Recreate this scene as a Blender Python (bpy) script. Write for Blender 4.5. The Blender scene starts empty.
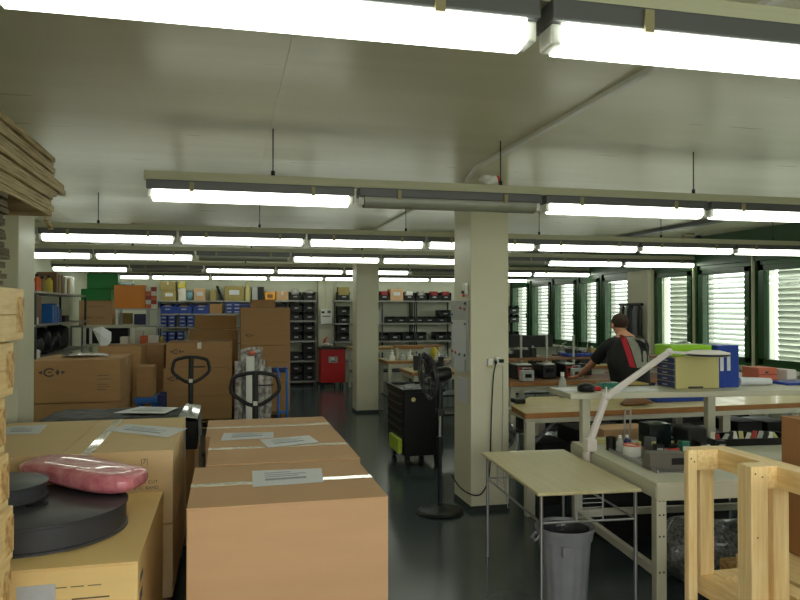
import bpy, bmesh, math, random
from mathutils import Vector, Matrix
R = math.radians
C = bpy.context.scene.collection
sc = bpy.context.scene
PI = math.pi

# ------------------------------------------------------------------ camera
F, HOR, HC = 718.0, 308.0, 1.78
YAW, PITCH = math.atan(172/718), math.atan(8/718)
cd = bpy.data.cameras.new('camera'); cam = bpy.data.objects.new('camera', cd); C.objects.link(cam)
cam.location = (0, 0, HC); cam.rotation_euler = (PI/2 + PITCH, 0, -YAW)
cd.sensor_width = 36; cd.lens = F/800*36; cd.clip_start = .02; cd.clip_end = 200
sc.camera = cam
# ------------------------------------------------------------------ world / daylight through the windows
w = bpy.data.worlds.new('world'); sc.world = w; w.use_nodes = True
bg = w.node_tree.nodes['Background']; bg.inputs[1].default_value = 6.3
_n = w.node_tree.nodes; _l = w.node_tree.links        # bright overcast sky above, darker ground below the horizon
_tc = _n.new('ShaderNodeTexCoord'); _sx = _n.new('ShaderNodeSeparateXYZ'); _cr = _n.new('ShaderNodeValToRGB')
_l.new(_tc.outputs['Generated'], _sx.inputs[0]); _l.new(_sx.outputs['Z'], _cr.inputs[0]); _l.new(_cr.outputs[0], bg.inputs[0])
_cr.color_ramp.elements[0].position = 0.0; _cr.color_ramp.elements[0].color = (.42, .45, .38, 1)
_cr.color_ramp.elements[1].position = .06; _cr.color_ramp.elements[1].color = (1.0, .99, .94, 1)
TUBE = 7.2          # emission of a lit diffuser
sc.view_settings.view_transform = 'Standard'; sc.view_settings.look = 'None'
sc.view_settings.gamma = 1; sc.view_settings.use_curve_mapping = False
sc.view_settings.exposure = 0.0
try:
    sc.cycles.use_denoising = True
    sc.cycles.max_bounces = 10; sc.cycles.diffuse_bounces = 5; sc.cycles.glossy_bounces = 4
    sc.cycles.transparent_max_bounces = 24; sc.cycles.transmission_bounces = 6
    sc.cycles.sample_clamp_indirect = 6
    sc.cycles.caustics_reflective = False; sc.cycles.caustics_refractive = False
except Exception: pass

# ------------------------------------------------------------------ maths helpers
_ct, _st = math.cos(YAW), math.sin(YAW); _cp, _sp = math.cos(PITCH), math.sin(PITCH)
def at(px, py, X=None, Y=None, Z=None):
    u = (px-400)/F; v = (300-py)/F
    d = (_st*_cp+u*_ct-v*_st*_sp, _ct*_cp-u*_st-v*_ct*_sp, _sp+v*_cp)
    k = X/d[0] if X is not None else (Y/d[1] if Y is not None else (Z-HC)/d[2])
    return Vector((d[0]*k, d[1]*k, HC+d[2]*k))
ORD = ['first', 'second', 'third', 'fourth', 'fifth', 'sixth', 'seventh', 'eighth', 'ninth', 'tenth', 'eleventh', 'twelfth']

# ------------------------------------------------------------------ materials
def S(r, g, b):
    f = lambda c: (c/255/12.92) if c <= 10 else ((c/255+.055)/1.055)**2.4
    return (f(r), f(g), f(b), 1)
M = {}
def mat(name, col, rough=.6, metal=0., var=0., scale=6., bump=0., bscale=80., stretch=(1, 1, 1), alt=None, spec=.5, emit=0, trans=0, coat=0):
    m = bpy.data.materials.new(name); m.use_nodes = True; nt = m.node_tree; N = nt.nodes; L = nt.links
    b = N['Principled BSDF']; b.inputs['Base Color'].default_value = col
    b.inputs['Roughness'].default_value = rough; b.inputs['Metallic'].default_value = metal
    b.inputs['Specular IOR Level'].default_value = spec; b.inputs['Coat Weight'].default_value = coat
    if emit:
        b.inputs['Emission Color'].default_value = col; b.inputs['Emission Strength'].default_value = emit
    if trans:
        b.inputs['Transmission Weight'].default_value = trans
    tc = N.new('ShaderNodeTexCoord'); mp = N.new('ShaderNodeMapping'); mp.inputs['Scale'].default_value = stretch
    L.new(tc.outputs['Object'], mp.inputs[0])
    nz = N.new('ShaderNodeTexNoise'); nz.inputs['Scale'].default_value = scale; nz.inputs['Detail'].default_value = 5
    L.new(mp.outputs[0], nz.inputs['Vector'])
    a2 = alt or tuple(c*(1-var) for c in col[:3])+(1,)
    if var or alt:
        cr = N.new('ShaderNodeValToRGB'); cr.color_ramp.elements[0].position = .35; cr.color_ramp.elements[1].position = .65
        cr.color_ramp.elements[0].color = a2; cr.color_ramp.elements[1].color = col
        L.new(nz.outputs['Fac'], cr.inputs[0]); L.new(cr.outputs[0], b.inputs['Base Color'])
        if emit: L.new(cr.outputs[0], b.inputs['Emission Color'])
    if bump:
        n2 = N.new('ShaderNodeTexNoise'); n2.inputs['Scale'].default_value = bscale; n2.inputs['Detail'].default_value = 3
        L.new(mp.outputs[0], n2.inputs['Vector'])
        bp = N.new('ShaderNodeBump'); bp.inputs['Strength'].default_value = bump; bp.inputs['Distance'].default_value = .01
        L.new(n2.outputs['Fac'], bp.inputs['Height']); L.new(bp.outputs[0], b.inputs['Normal'])
    M[name] = m; return m
mat('cardboard', S(200, 162, 122), .75, var=.07, scale=1.5, bump=.04, bscale=30, stretch=(1, 1, 6), spec=.3)
mat('cardboard_dark', S(166, 128, 86), .75, var=.08, scale=2, bump=.04, bscale=30, stretch=(1, 1, 6), spec=.3)
mat('cardboard_yellow', S(246, 214, 148), .7, var=.06, scale=2, bump=.04, bscale=30, stretch=(1, 1, 6), spec=.3)
mat('cardboard_olive', S(160, 142, 88), .75, var=.1, scale=8, spec=.3)
mat('ink', S(60, 58, 60), .8)
mat('ink_soft', S(105, 88, 72), .8)
mat('cardboard_lit', S(226, 198, 150), .75, var=.07, scale=1.5, bump=.04, bscale=30, stretch=(1, 1, 6), spec=.3)  # cardboard with extra light painted into its colour, for the left stack
mat('brown_card', S(172, 124, 80), .75, var=.07, scale=1.5, spec=.3)
mat('paper', S(205, 208, 212), .45, var=.06, scale=40, stretch=(1, 4, 1))
mat('paper_print', S(150, 155, 165), .6, var=.3, scale=60)
mat('tape_clear', S(225, 218, 195), .12, var=.25, scale=25, bump=.5, bscale=60, coat=.5)
mat('film_black', S(10, 10, 12), .5, bump=.5, bscale=14, coat=.0, spec=.25, stretch=(1, 3, 1))
mat('film_clear', S(150, 155, 155), .35, alt=S(60, 62, 66), scale=22, bump=1, bscale=25, coat=.6)
mat('wrap_white', S(195, 192, 188), .25, alt=S(120, 112, 108), scale=16, bump=1, bscale=24, coat=.5)
mat('pink_film', S(238, 158, 166), .3, alt=S(212, 112, 128), scale=16, bump=1.0, bscale=26, coat=.5)
mat('reel_black', S(62, 64, 70), .42, var=.1, scale=5, bump=.04)
mat('pine', S(250, 224, 168), .5, alt=S(234, 198, 136), scale=5, stretch=(12, 1.2, 12), bump=.08)
mat('pine_up', S(250, 224, 168), .5, alt=S(236, 202, 142), scale=4, stretch=(14, 14, 1.0), bump=.08)
mat('pine_end', S(238, 204, 142), .6, alt=S(180, 130, 74), scale=30)
mat('knot', S(120, 78, 40), .7)
mat('board_edge', S(206, 186, 142), .8, alt=S(120, 102, 72), scale=4, stretch=(1, 1, 60), bump=.2)
mat('board_face', S(150, 100, 62), .6, var=.15, scale=3)
mat('sheet_grey', S(120, 108, 84), .85, alt=S(78, 70, 55), scale=6, stretch=(1, 1, 40), bump=.3)
mat('pallet_wood', S(150, 118, 78), .8, alt=S(110, 84, 56), scale=5, stretch=(1, 8, 8))
mat('paint_wall', S(212, 214, 194), .55, var=.03, scale=2)
mat('paint_pillar', S(206, 203, 178), .5, var=.03, scale=1.5)
mat('skirting', S(45, 48, 46), .6)
mat('rail', S(190, 188, 160), .45)
mat('housing', S(96, 96, 98), .4, metal=.3)
mat('acrylic_off', S(150, 152, 140), .25, var=.1)
mat('bracket', S(150, 140, 105), .5)
mat('green_dark', S(22, 66, 26), .35, var=.1, scale=4)
mat('green_mid', S(30, 86, 36), .35)
mat('blind', S(232, 234, 228), .5)
mat('black_plastic', S(14, 15, 16), .42, var=.15, spec=.35)
mat('black_matte', S(16, 16, 17), .6)
mat('dark_metal', S(44, 46, 50), .35, metal=.6)
mat('shelf_metal', S(150, 150, 145), .4, metal=.3)
mat('shelf_dark', S(48, 48, 48), .45, metal=.3)
mat('steel', S(170, 172, 174), .28, metal=.9)
mat('alu', S(168, 170, 160), .42, metal=.35)
mat('frame_grey', S(192, 190, 170), .45, metal=.1)
mat('beech', S(200, 190, 148), .42, alt=S(190, 180, 136), scale=3, stretch=(14, 1, 1), coat=.15)
mat('bench_top', S(196, 180, 128), .45, alt=S(176, 158, 106), scale=3, stretch=(1, 14, 1), coat=.1)
mat('bench_edge', S(160, 108, 54), .5, var=.15, scale=10)
mat('blue_plastic', S(22, 58, 150), .4, var=.1)
mat('blue_dark', S(20, 32, 88), .4)
mat('blue_trolley', S(30, 100, 180), .4)
mat('green_box', S(28, 140, 62), .5)
mat('orange_box', S(222, 132, 28), .5)
mat('orange_small', S(205, 92, 40), .5, var=.2, scale=20)
mat('amber_bin', S(235, 160, 40), .4)
mat('yellow_tape', S(205, 185, 60), .5)
mat('lime', S(140, 195, 30), .45)
mat('lime_soft', S(160, 180, 50), .5)
mat('red', S(190, 22, 24), .35)
mat('red_dull', S(150, 40, 38), .5)
mat('beige', S(188, 180, 120), .5)
mat('white', S(222, 222, 216), .45)
mat('lamp_white', S(215, 208, 205), .4)
mat('case_grey', S(104, 100, 92), .5, var=.1, scale=8)
mat('can_grey', S(136, 138, 144), .4, var=.1, scale=10)
mat('grey_plastic', S(92, 94, 98), .4, var=.12, scale=10)
mat('bag_liner', S(60, 62, 66), .2, bump=1, bscale=20)
mat('grey_light', S(165, 168, 166), .45)
mat('box_white', S(205, 200, 190), .5)
mat('brown', S(120, 84, 52), .6)
mat('skin', S(196, 138, 108), .5, var=.06, scale=20)
mat('hair', S(62, 42, 28), .8, alt=S(40, 26, 18), scale=60, bump=1, bscale=120)
mat('shirt_black', S(18, 18, 20), .85, bump=.2, bscale=40)
mat('shirt_grey', S(150, 152, 140), .85, var=.15, scale=30)
mat('shirt_red', S(185, 38, 52), .85)
mat('jeans', S(36, 42, 58), .9)
mat('bottle_green', S(40, 110, 95), .2, coat=.5)
mat('foil', S(170, 172, 176), .3, metal=.7, alt=S(70, 70, 75), scale=22, bump=1, bscale=30)
mat('bubble', S(150, 152, 150), .3, alt=S(78, 80, 80), scale=45, bump=1, bscale=70, coat=.5)
mat('orange_red', S(190, 100, 72), .5)
mat('rubber', S(20, 20, 22), .6)
mat('screen', S(20, 30, 30), .15)

def emat(name, col, strength):
    m = bpy.data.materials.new(name); m.use_nodes = True; b = m.node_tree.nodes['Principled BSDF']
    b.inputs['Base Color'].default_value = (.8, .8, .8, 1)
    b.inputs['Emission Color'].default_value = col; b.inputs['Emission Strength'].default_value = strength
    M[name] = m
emat('tube_glow', (.93, 1, .84, 1), TUBE)

def glossy_room(name, col, rough, alt, scale, stretch, bump, bscale, spec=.5):
    m = mat(name, col, rough, alt=alt, scale=scale, stretch=stretch, bump=bump, bscale=bscale, spec=spec); return m
glossy_room('ceiling', S(214, 212, 188), .5, S(206, 204, 178), 1.2, (1, 1, 1), .05, 3)
glossy_room('floor', S(62, 72, 76), .2, S(54, 64, 68), 1.5, (1, 1, 1), .03, 9)
# ceiling: faint plank-wise waviness along the rows
def ceil_extra():
    nt = M['ceiling'].node_tree; N = nt.nodes; L = nt.links
    mp = [n for n in N if n.type == 'MAPPING'][0]; mp.inputs['Scale'].default_value = (.35, 3.0, 1)
    b = N['Principled BSDF']
    n2 = N.new('ShaderNodeTexNoise'); n2.inputs['Scale'].default_value = 4; L.new(mp.outputs[0], n2.inputs['Vector'])
    mr = N.new('ShaderNodeMapRange'); mr.inputs[3].default_value = .22; mr.inputs[4].default_value = .42; b.inputs['Specular IOR Level'].default_value = .26
    L.new(n2.outputs['Fac'], mr.inputs[0]); L.new(mr.outputs[0], b.inputs['Roughness'])
ceil_extra()
def glass_mat():
    m = bpy.data.materials.new('glass'); m.use_nodes = True; nt = m.node_tree; N = nt.nodes; L = nt.links
    N.remove(N['Principled BSDF']); o = N['Material Output']
    t = N.new('ShaderNodeBsdfTransparent'); t.inputs[0].default_value = (.93, .97, .94, 1)
    g = N.new('ShaderNodeBsdfGlossy'); g.inputs['Roughness'].default_value = .03
    f = N.new('ShaderNodeLayerWeight'); p = N.new('ShaderNodeMath'); p.operation = 'POWER'; p.inputs[1].default_value = 4
    k = N.new('ShaderNodeMath'); k.operation = 'MULTIPLY_ADD'; k.inputs[1].default_value = .7; k.inputs[2].default_value = .03
    L.new(f.outputs['Facing'], p.inputs[0]); L.new(p.outputs[0], k.inputs[0])
    x = N.new('ShaderNodeMixShader'); L.new(k.outputs[0], x.inputs[0]); L.new(t.outputs[0], x.inputs[1]); L.new(g.outputs[0], x.inputs[2])
    L.new(x.outputs[0], o.inputs[0]); M['glass'] = m
    m = bpy.data.materials.new('slat'); m.use_nodes = True; nt = m.node_tree; N = nt.nodes; L = nt.links
    N.remove(N['Principled BSDF']); o = N['Material Output']
    d = N.new('ShaderNodeBsdfDiffuse'); d.inputs[0].default_value = (.75, .77, .75, 1)
    t = N.new('ShaderNodeBsdfTranslucent'); t.inputs[0].default_value = (.6, .62, .6, 1)
    x = N.new('ShaderNodeMixShader'); x.inputs[0].default_value = .3
    L.new(d.outputs[0], x.inputs[1]); L.new(t.outputs[0], x.inputs[2]); L.new(x.outputs[0], o.inputs[0]); M['slat'] = m
    m = bpy.data.materials.new('fan_guard'); m.use_nodes = True; nt = m.node_tree
    m.node_tree.nodes['Principled BSDF'].inputs['Base Color'].default_value = S(50, 50, 52)
    m.node_tree.nodes['Principled BSDF'].inputs['Roughness'].default_value = .3; M['fan_guard'] = m
glass_mat()

# ------------------------------------------------------------------ mesh builder
class MB:
    def __init__(s): s.v = []; s.f = []; s.m = []; s.s = []
    def add(s, vs, fs, m=0, smooth=False):
        o = len(s.v); s.v += [tuple(v) for v in vs]
        for f in fs: s.f.append(tuple(i+o for i in f)); s.m.append(m); s.s.append(smooth)
        return s
    def box(s, x0, x1, y0, y1, z0, z1, m=0, mx=None):
        vs = [Vector((x, y, z)) for x in (x0, x1) for y in (y0, y1) for z in (z0, z1)]
        if mx is not None: vs = [mx @ v for v in vs]
        return s.add(vs, [(0, 1, 3, 2), (4, 6, 7, 5), (0, 4, 5, 1), (2, 3, 7, 6), (0, 2, 6, 4), (1, 5, 7, 3)], m)
    def beam(s, p0, p1, w, h, m=0, up=(0, 0, 1)):
        p0 = Vector(p0); p1 = Vector(p1); d = (p1-p0); L = d.length; d.normalize()
        u = Vector(up); a = d.cross(u)
        if a.length < 1e-4: a = d.cross(Vector((0, 1, 0)))
        a.normalize(); b = a.cross(d).normalized()
        vs = [p+a*(i*w/2)+b*(j*h/2) for p in (p0, p1) for i in (-1, 1) for j in (-1, 1)]
        return s.add(vs, [(0, 1, 3, 2), (4, 6, 7, 5), (0, 4, 5, 1), (2, 3, 7, 6), (0, 2, 6, 4), (1, 5, 7, 3)], m)
    def tube(s, pts, r, n=10, m=0, cap=True, closed=False):
        pts = [Vector(p) for p in pts]; k = len(pts); rs = r if isinstance(r, (list, tuple)) else [r]*k
        rings = []; a = None
        for i, p in enumerate(pts):
            if closed: d = pts[(i+1) % k]-pts[i-1]
            else: d = pts[min(i+1, k-1)]-pts[max(i-1, 0)]
            d.normalize()
            if a is None:
                a = d.cross(Vector((0, 0, 1)))
                if a.length < 1e-3: a = d.cross(Vector((0, 1, 0)))
            else: a = a-d*a.dot(d)
            a.normalize(); b = d.cross(a)
            rings.append([p+a*math.cos(2*PI*j/n)*rs[i]+b*math.sin(2*PI*j/n)*rs[i] for j in range(n)])
        vs = [v for ring in rings for v in ring]; fs = []
        for i in range(k if closed else k-1):
            for j in range(n):
                i2 = (i+1) % k; fs.append((i*n+j, i*n+(j+1) % n, i2*n+(j+1) % n, i2*n+j))
        s.add(vs, fs, m, True)
        if cap and not closed:
            s.add(rings[0], [tuple(range(n))[::-1]], m); s.add(rings[-1], [tuple(range(n))], m)
        return s
    def cyl(s, c, r, z0, z1, n=24, m=0, r2=None):
        c = Vector((c[0], c[1], 0)); return s.tube([(c.x, c.y, z0), (c.x, c.y, z1)], [r, r if r2 is None else r2], n, m)
    def lathe(s, prof, c=(0, 0, 0), n=32, m=0, mx=None):
        vs = []; fs = []; k = len(prof)
        for r, z in prof:
            for j in range(n):
                v = Vector((r*math.cos(2*PI*j/n), r*math.sin(2*PI*j/n), z))
                if mx is not None: v = mx @ v
                vs.append(v+Vector(c))
        for i in range(k-1):
            for j in range(n): fs.append((i*n+j, i*n+(j+1) % n, (i+1)*n+(j+1) % n, (i+1)*n+j))
        return s.add(vs, fs, m, True)
    def ell(s, c, r, m=0, n=16, k=10, mx=None, fn=None):
        vs = []; fs = []
        for i in range(k+1):
            t = PI*i/k
            for j in range(n):
                v = Vector((r[0]*math.sin(t)*math.cos(2*PI*j/n), r[1]*math.sin(t)*math.sin(2*PI*j/n), r[2]*math.cos(t)))
                if fn: v = fn(v)
                if mx is not None: v = mx @ v
                vs.append(v+Vector(c))
        for i in range(k):
            for j in range(n): fs.append((i*n+j, (i+1)*n+j, (i+1)*n+(j+1) % n, i*n+(j+1) % n))
        return s.add(vs, fs, m, True)
    def prism(s, poly, z0, z1, m=0, mtop=None):
        n = len(poly); vs = [(x, y, z0) for x, y in poly]+[(x, y, z1) for x, y in poly]
        s.add(vs, [tuple(range(n))[::-1]]+[(i, (i+1) % n, (i+1) % n+n, i+n) for i in range(n)], m)
        s.add(vs[n:], [tuple(range(n))], m if mtop is None else mtop)
        return s
    def quad(s, a, b, c, d, m=0): return s.add([a, b, c, d], [(0, 1, 2, 3)], m)
    def build(s, name, mats, parent=None, bevel=0, loc=None, weld=False, seg=2):
        me = bpy.data.meshes.new(name); me.from_pydata(s.v, [], s.f)
        for mm in (mats if isinstance(mats, (list, tuple)) else [mats]): me.materials.append(M[mm])
        me.polygons.foreach_set('material_index', s.m); me.polygons.foreach_set('use_smooth', s.s)
        bm = bmesh.new(); bm.from_mesh(me)
        if weld: bmesh.ops.remove_doubles(bm, verts=bm.verts, dist=1e-5)
        bmesh.ops.recalc_face_normals(bm, faces=bm.faces); bm.to_mesh(me); bm.free()
        if any(s.s): me.set_sharp_from_angle(angle=R(40))
        o = bpy.data.objects.new(name, me); C.objects.link(o)
        if parent: o.parent = parent
        if loc: o.location = loc
        if bevel:
            bv = o.modifiers.new('bevel', 'BEVEL'); bv.width = bevel; bv.segments = seg; bv.limit_method = 'ANGLE'; bv.angle_limit = R(40)
        return o
def curve(pts, n=6):
    P = [Vector(p) for p in pts]; P = [P[0]*2-P[1]]+P+[P[-1]*2-P[-2]]; out = []
    for i in range(1, len(P)-2):
        for k in range(n):
            t = k/n; a, b, c, d = P[i-1:i+3]
            out.append(.5*((2*b)+(c-a)*t+(2*a-5*b+4*c-d)*t*t+(3*b-a-3*c+d)*t**3))
    return out+[P[-2]]
def bx(*a, **k): return MB().box(*a, **k)
def tag(o, label, cat, group=None, kind=None):
    if label: o['label'] = label
    if cat: o['category'] = cat
    if group: o['group'] = group
    if kind: o['kind'] = kind
    return o
def thing(name, label, cat, loc=(0, 0, 0), rz=0, group=None):
    o = bpy.data.objects.new(name, None); C.objects.link(o); o.location = loc; o.rotation_euler = (0, 0, rz); o.empty_display_size = .1
    return tag(o, label, cat, group)
def struct(name, mb, m, bevel=0, parent=None):
    o = mb.build(name, m, parent, bevel)
    if not parent: o['kind'] = 'structure'
    return o
def dup(o, parent=None, loc=None, rz=None, label=None, group=None):
    c = o.copy(); C.objects.link(c); c.parent = parent
    if loc is not None: c.location = loc
    if rz is not None: c.rotation_euler = (0, 0, rz)
    if label: c['label'] = label
    if group: c['group'] = group
    for ch in [x for x in bpy.data.objects if x.parent == o]: dup(ch, c)
    return c
def text_mesh(body, size, m, parent, mx, name='printed_text', extr=.0004):
    cu = bpy.data.curves.new('t', 'FONT'); cu.body = body; cu.size = size; cu.extrude = extr; cu.align_x = 'CENTER'
    t = bpy.data.objects.new('t', cu); C.objects.link(t)
    dg = bpy.context.evaluated_depsgraph_get(); me = bpy.data.meshes.new_from_object(t.evaluated_get(dg))
    C.objects.unlink(t); bpy.data.objects.remove(t)
    me.transform(mx); me.materials.clear(); me.materials.append(M[m])
    o = bpy.data.objects.new(name, me); C.objects.link(o); o.parent = parent; return o
FRONT = lambda x, y, z: Matrix.Translation((x, y, z)) @ Matrix.Rotation(PI/2, 4, 'X')

# ================================================================== THE ROOM
XL, XR, YB, YF, ZC = -3.0, 6.97, 17.1, -1.9, 2.86
struct('floor', bx(XL-.3, XR+.4, YF-.2, YB+.2, -.1, 0), 'floor')
struct('ceiling', bx(XL-.3, XR+.4, YF-.2, YB+.2, ZC, ZC+.1), 'ceiling')
struct('wall_left', bx(XL-.15, XL, YF, YB, 0, ZC), 'paint_wall')
struct('wall_back', bx(XL-.15, XR+.35, YB, YB+.15, 0, ZC), 'paint_wall')
struct('wall_front', MB().box(XL-.15, XR+.35, YF-.15, YF, 0, .95).box(XL-.15, XR+.35, YF-.15, YF, 2.5, ZC).box(XL-.15, -2.6, YF-.15, YF, .95, 2.5).box(4.4, XR+.35, YF-.15, YF, .95, 2.5), 'paint_wall')  # opening for an unseen window, assumed and widened to light the carton fronts
fw = MB(); [fw.box(x-.04, x+.04, YF-.12, YF-.04, .95, 2.5) for x in (-2.56, -1.3, -.1, 1.1, 2.3, 3.4, 4.36)]
fw.box(-2.6, 4.4, YF-.12, YF-.04, .95, 1.03).box(-2.6, 4.4, YF-.12, YF-.04, 2.42, 2.5); struct('window_frame_added', fw, 'green_mid')
def pillar(name, x0, x1, y0, y1):
    p = struct(name, bx(x0, x1, y0, y1, 0, ZC), 'paint_pillar', .006)
    q = bx(x0-.004, x1+.004, y0-.004, y1+.004, 0, .045).build('baseboard', 'skirting', p)
    return p
pillar('wall_pillar_1', 2.07, 2.425, 5.98, 6.45)
pillar('wall_pillar_2', 2.12, 2.50, 12.0, 12.42)
pillar('wall_pillar_3', -2.0, -1.55, 5.98, 6.45)
pillar('wall_pillar_4', 2.07, 2.43, 16.9, 17.15)
# window wall: modules of 1.2 m
mods = []
y = 16.95
wins = [(15.72, 16.95), (14.49, 15.72), (13.26, 14.49), (12.03+.0, 13.26), ]
WIN = [(15.9, 17.05, .25), (14.7, 15.85, .3), (13.5, 14.65, .15), (12.55, 13.45, .2), (11.42, 12.5, .2), (9.70, 10.78, .75), (8.42, 9.62, .2), (7.2, 8.35, .75), (5.9, 7.1, .3), (4.6, 5.8, .3), (3.3, 4.5, .3), (1.0, 2.2, .3), (-.3, .9, .3)]
Z0, Z1 = .98, 2.42
struct('wall_right', bx(XR, XR+.3, YF, YB, 0, Z0), 'paint_wall')
struct('wall_right_upper', bx(XR-.02, XR+.3, YF, YB, Z1, ZC), 'green_dark')
seg = []; ycur = YF
for (a, b, t) in sorted(WIN):
    if a-ycur > .005: seg.append((ycur, a))
    ycur = b
if YB-ycur > .005: seg.append((ycur, YB))
for i, (a, b) in enumerate(seg):
    big = (b-a) > .5
    struct('wall_right_pier_%d' % (i+1), bx(XR-(.10 if big and a > 10 else 0), XR+.3, a, b, Z0, Z1), 'paint_pillar' if big else 'green_dark', .004)
struct('trim_1', bx(XR-.14, XR, YF, YB, Z0-.04, Z0), 'paint_wall')
def window(i, a, b, tilt):
    root = bpy.data.objects.new('window_%d' % i, None); C.objects.link(root); root['kind'] = 'structure'; root.location = (XR, (a+b)/2, 0)
    h = (b-a)/2
    f = MB()                                   # outer frame
    for s_ in (-1, 1): f.box(.02, .14, s_*h-.06 if s_ > 0 else -h, h if s_ > 0 else -h+.06, Z0, Z1)
    f.box(.02, .14, -h, h, Z0, Z0+.06); f.box(.02, .14, -h, h, Z1-.07, Z1)
    f.build('window_frame', 'green_mid', root, .004)
    s = MB(); k = h-.05                        # sash
    for s_ in (-1, 1): s.box(-.01, .06, s_*k-.10 if s_ > 0 else -k, k if s_ > 0 else -k+.10, Z0+.05, Z1-.06)
    s.box(-.01, .06, -k, k, Z0+.05, Z0+.12); s.box(-.01, .06, -k, k, Z1-.14, Z1-.06)
    so = s.build('sash', 'green_dark', root, .004)
    hd = MB().box(-.05, -.01, -k+.02, -k+.045, 1.62, 1.66).box(-.055, -.04, -k+.02, -k+.045, 1.55, 1.66); hd.build('handle', 'alu', so, .003)
    bx(.03, .036, -k+.05, k-.05, Z0+.1, Z1-.1).build('glass', 'glass', root)
    bl = MB(); n = 19; pz = (Z1-Z0)/n; shut = tilt > .7; he = h-.13 if shut else h
    for q in range(n):
        z = Z0+pz*(q+.5); c_, s_ = math.cos(tilt+.35), math.sin(tilt+.35)*(-1 if shut else 1); wd = .046 if shut else .04
        bl.add([(.24-wd*c_, -h, z-wd*s_), (.24+wd*c_, -h, z+wd*s_), (.24+wd*c_, he, z+wd*s_), (.24-wd*c_, he, z-wd*s_),
                (.24-wd*c_, -h, z-wd*s_+.003), (.24+wd*c_, -h, z+wd*s_+.003), (.24+wd*c_, he, z+wd*s_+.003), (.24-wd*c_, he, z-wd*s_+.003)],
               [(0, 1, 2, 3), (7, 6, 5, 4), (0, 4, 5, 1), (2, 6, 7, 3), (1, 5, 6, 2), (0, 3, 7, 4)])
    bl.build('blind_slats', 'blind' if shut else 'slat', root)
    g = MB()
    for s_ in (-1, 1): g.box(.2, .28, s_*h-.012, s_*h+.012, Z0, Z1)
    g.build('blind_guide', 'alu', root)
for i, (a, b, t) in enumerate(WIN): window(i+1, a, b, t)
for k_, yy_ in enumerate((8.385, 9.66, 10.79)): struct('trim_%d' % (k_+4), bx(XR-.04, XR-.001, yy_-.012, yy_+.012, Z0, Z1+.1), 'rail', .003)
# ceiling seam, conduits, ceiling slots
struct('trim_2', bx(.245, .285, YF, YB, ZC-.006, ZC), 'ceiling')
struct('trim_3', bx(-1.9, -1.87, YF, YB, ZC-.005, ZC), 'ceiling')
tag(MB().beam((1.84, YF, ZC-.012), (1.84, 5.2, ZC-.012), .04, .024).beam((1.84, 5.2, ZC-.012), (1.95, 5.75, ZC-.012), .03, .024).build('ceiling_conduit', 'white', None, .003),
    'pale cable conduit running along the ceiling towards the near pillar', 'conduit')
tag(MB().beam((1.95, 6.5, ZC-.012), (1.95, 11.95, ZC-.012), .04, .024).build('ceiling_conduit', 'rail', None, .003),
    'pale cable conduit on the ceiling between the near and the far pillar', 'conduit')
tag(bx(5.64, 5.78, 7.0, 16.9, ZC-.05, ZC).build('ceiling_duct', 'grey_plastic', None, .004), 'flat grey duct along the ceiling near the green windows', 'duct')
for i, x in enumerate((-1.42, .68, 3.66)):
    t = bx(x-.25, x+.25, 13.25, 13.36, ZC-.012, ZC).build('ceiling_slot', 'shelf_dark')
    tag(t, ['dark narrow air slot in the ceiling on the left', 'dark narrow air slot in the ceiling above the brown box stack', 'dark narrow air slot in the ceiling beside the near pillar'][i], 'air slot', 'dark slots in the ceiling')
# round siren by the near pillar
t = thing('alarm_sounder', 'small white ceiling alarm with a red end beside the near pillar top', 'alarm', (2.05, 5.55, ZC))
MB().lathe([(0, 0), (.05, 0), (.055, -.03), (.03, -.05), (0, -.05)]).build('base', 'white', t)
mx = Matrix.Rotation(R(65), 4, 'Y')
MB().lathe([(0, 0), (.03, 0), (.045, .07), (.05, .09), (0, .09)], c=(0, 0, -.05), mx=mx).build('horn', 'white', t)
MB().lathe([(0, .09), (.05, .09), (.05, .11), (0, .115)], c=(0, 0, -.05), mx=mx).build('red_cap', 'red', t)
t = thing('spot_lamp', 'small twin ceiling spot lamp near the window wall', 'lamp', (6.5, 9.1, ZC))
MB().box(-.05, .05, -.02, .02, -.03, 0).build('base', 'bracket', t)
for s_ in (-1, 1): MB().lathe([(0, 0), (.03, 0), (.04, .07), (0, .07)], c=(s_*.09, 0, -.06), mx=Matrix.Rotation(R(90*s_), 4, 'Y'), n=16).build('spot_head', 'bracket' if s_ < 0 else 'dark_metal', t)

# ------------------------------------------------------------------ rows of fluorescent luminaires
L1 = 1.23
def luminaire(lit):
    t = thing('luminaire', 'x', 'ceiling light')
    w = L1-.03
    MB().box(-w/2, w/2, -.055, .055, .03, .085).build('housing', 'housing', t, .006)
    prof = [(-.05, .03), (-.052, .0), (-.04, -.022), (-.015, -.032), (.015, -.032), (.04, -.022), (.052, .0), (.05, .03)]
    d = MB(); k = len(prof); a = w/2-.035
    d.add([(x, p[0], p[1]) for x in (-a, a) for p in prof], [(i, i+1, k+i+1, k+i) for i in range(k-1)]+[(0, k, 2*k-1, k-1)], 0, True)
    d.add([(x, p[0], p[1]) for x in (-a, a) for p in prof], [tuple(range(k)), tuple(range(k, 2*k))[::-1]], 0)
    d.build('diffuser', 'tube_glow' if lit else 'acrylic_off', t)
    for s_ in (-1, 1):
        e = MB(); x0, x1 = sorted((s_*(a+.002), s_*(w/2-.004)))
        e.box(x0, x1, -.038, .038, -.02, .03); e.build('end_cap', 'white', t, .006)
    for x in (-.35, .35): MB().box(x-.012, x+.012, -.064, -.055, .02, .075).build('clip', 'bracket', t)
    return t
lumi_on, lumi_off = luminaire(True), luminaire(False); used = {True: False, False: False}
rowname = ['behind the camera', 'nearest row', 'second row', 'third row', 'fourth row', 'fifth row', 'farthest row']
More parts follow.
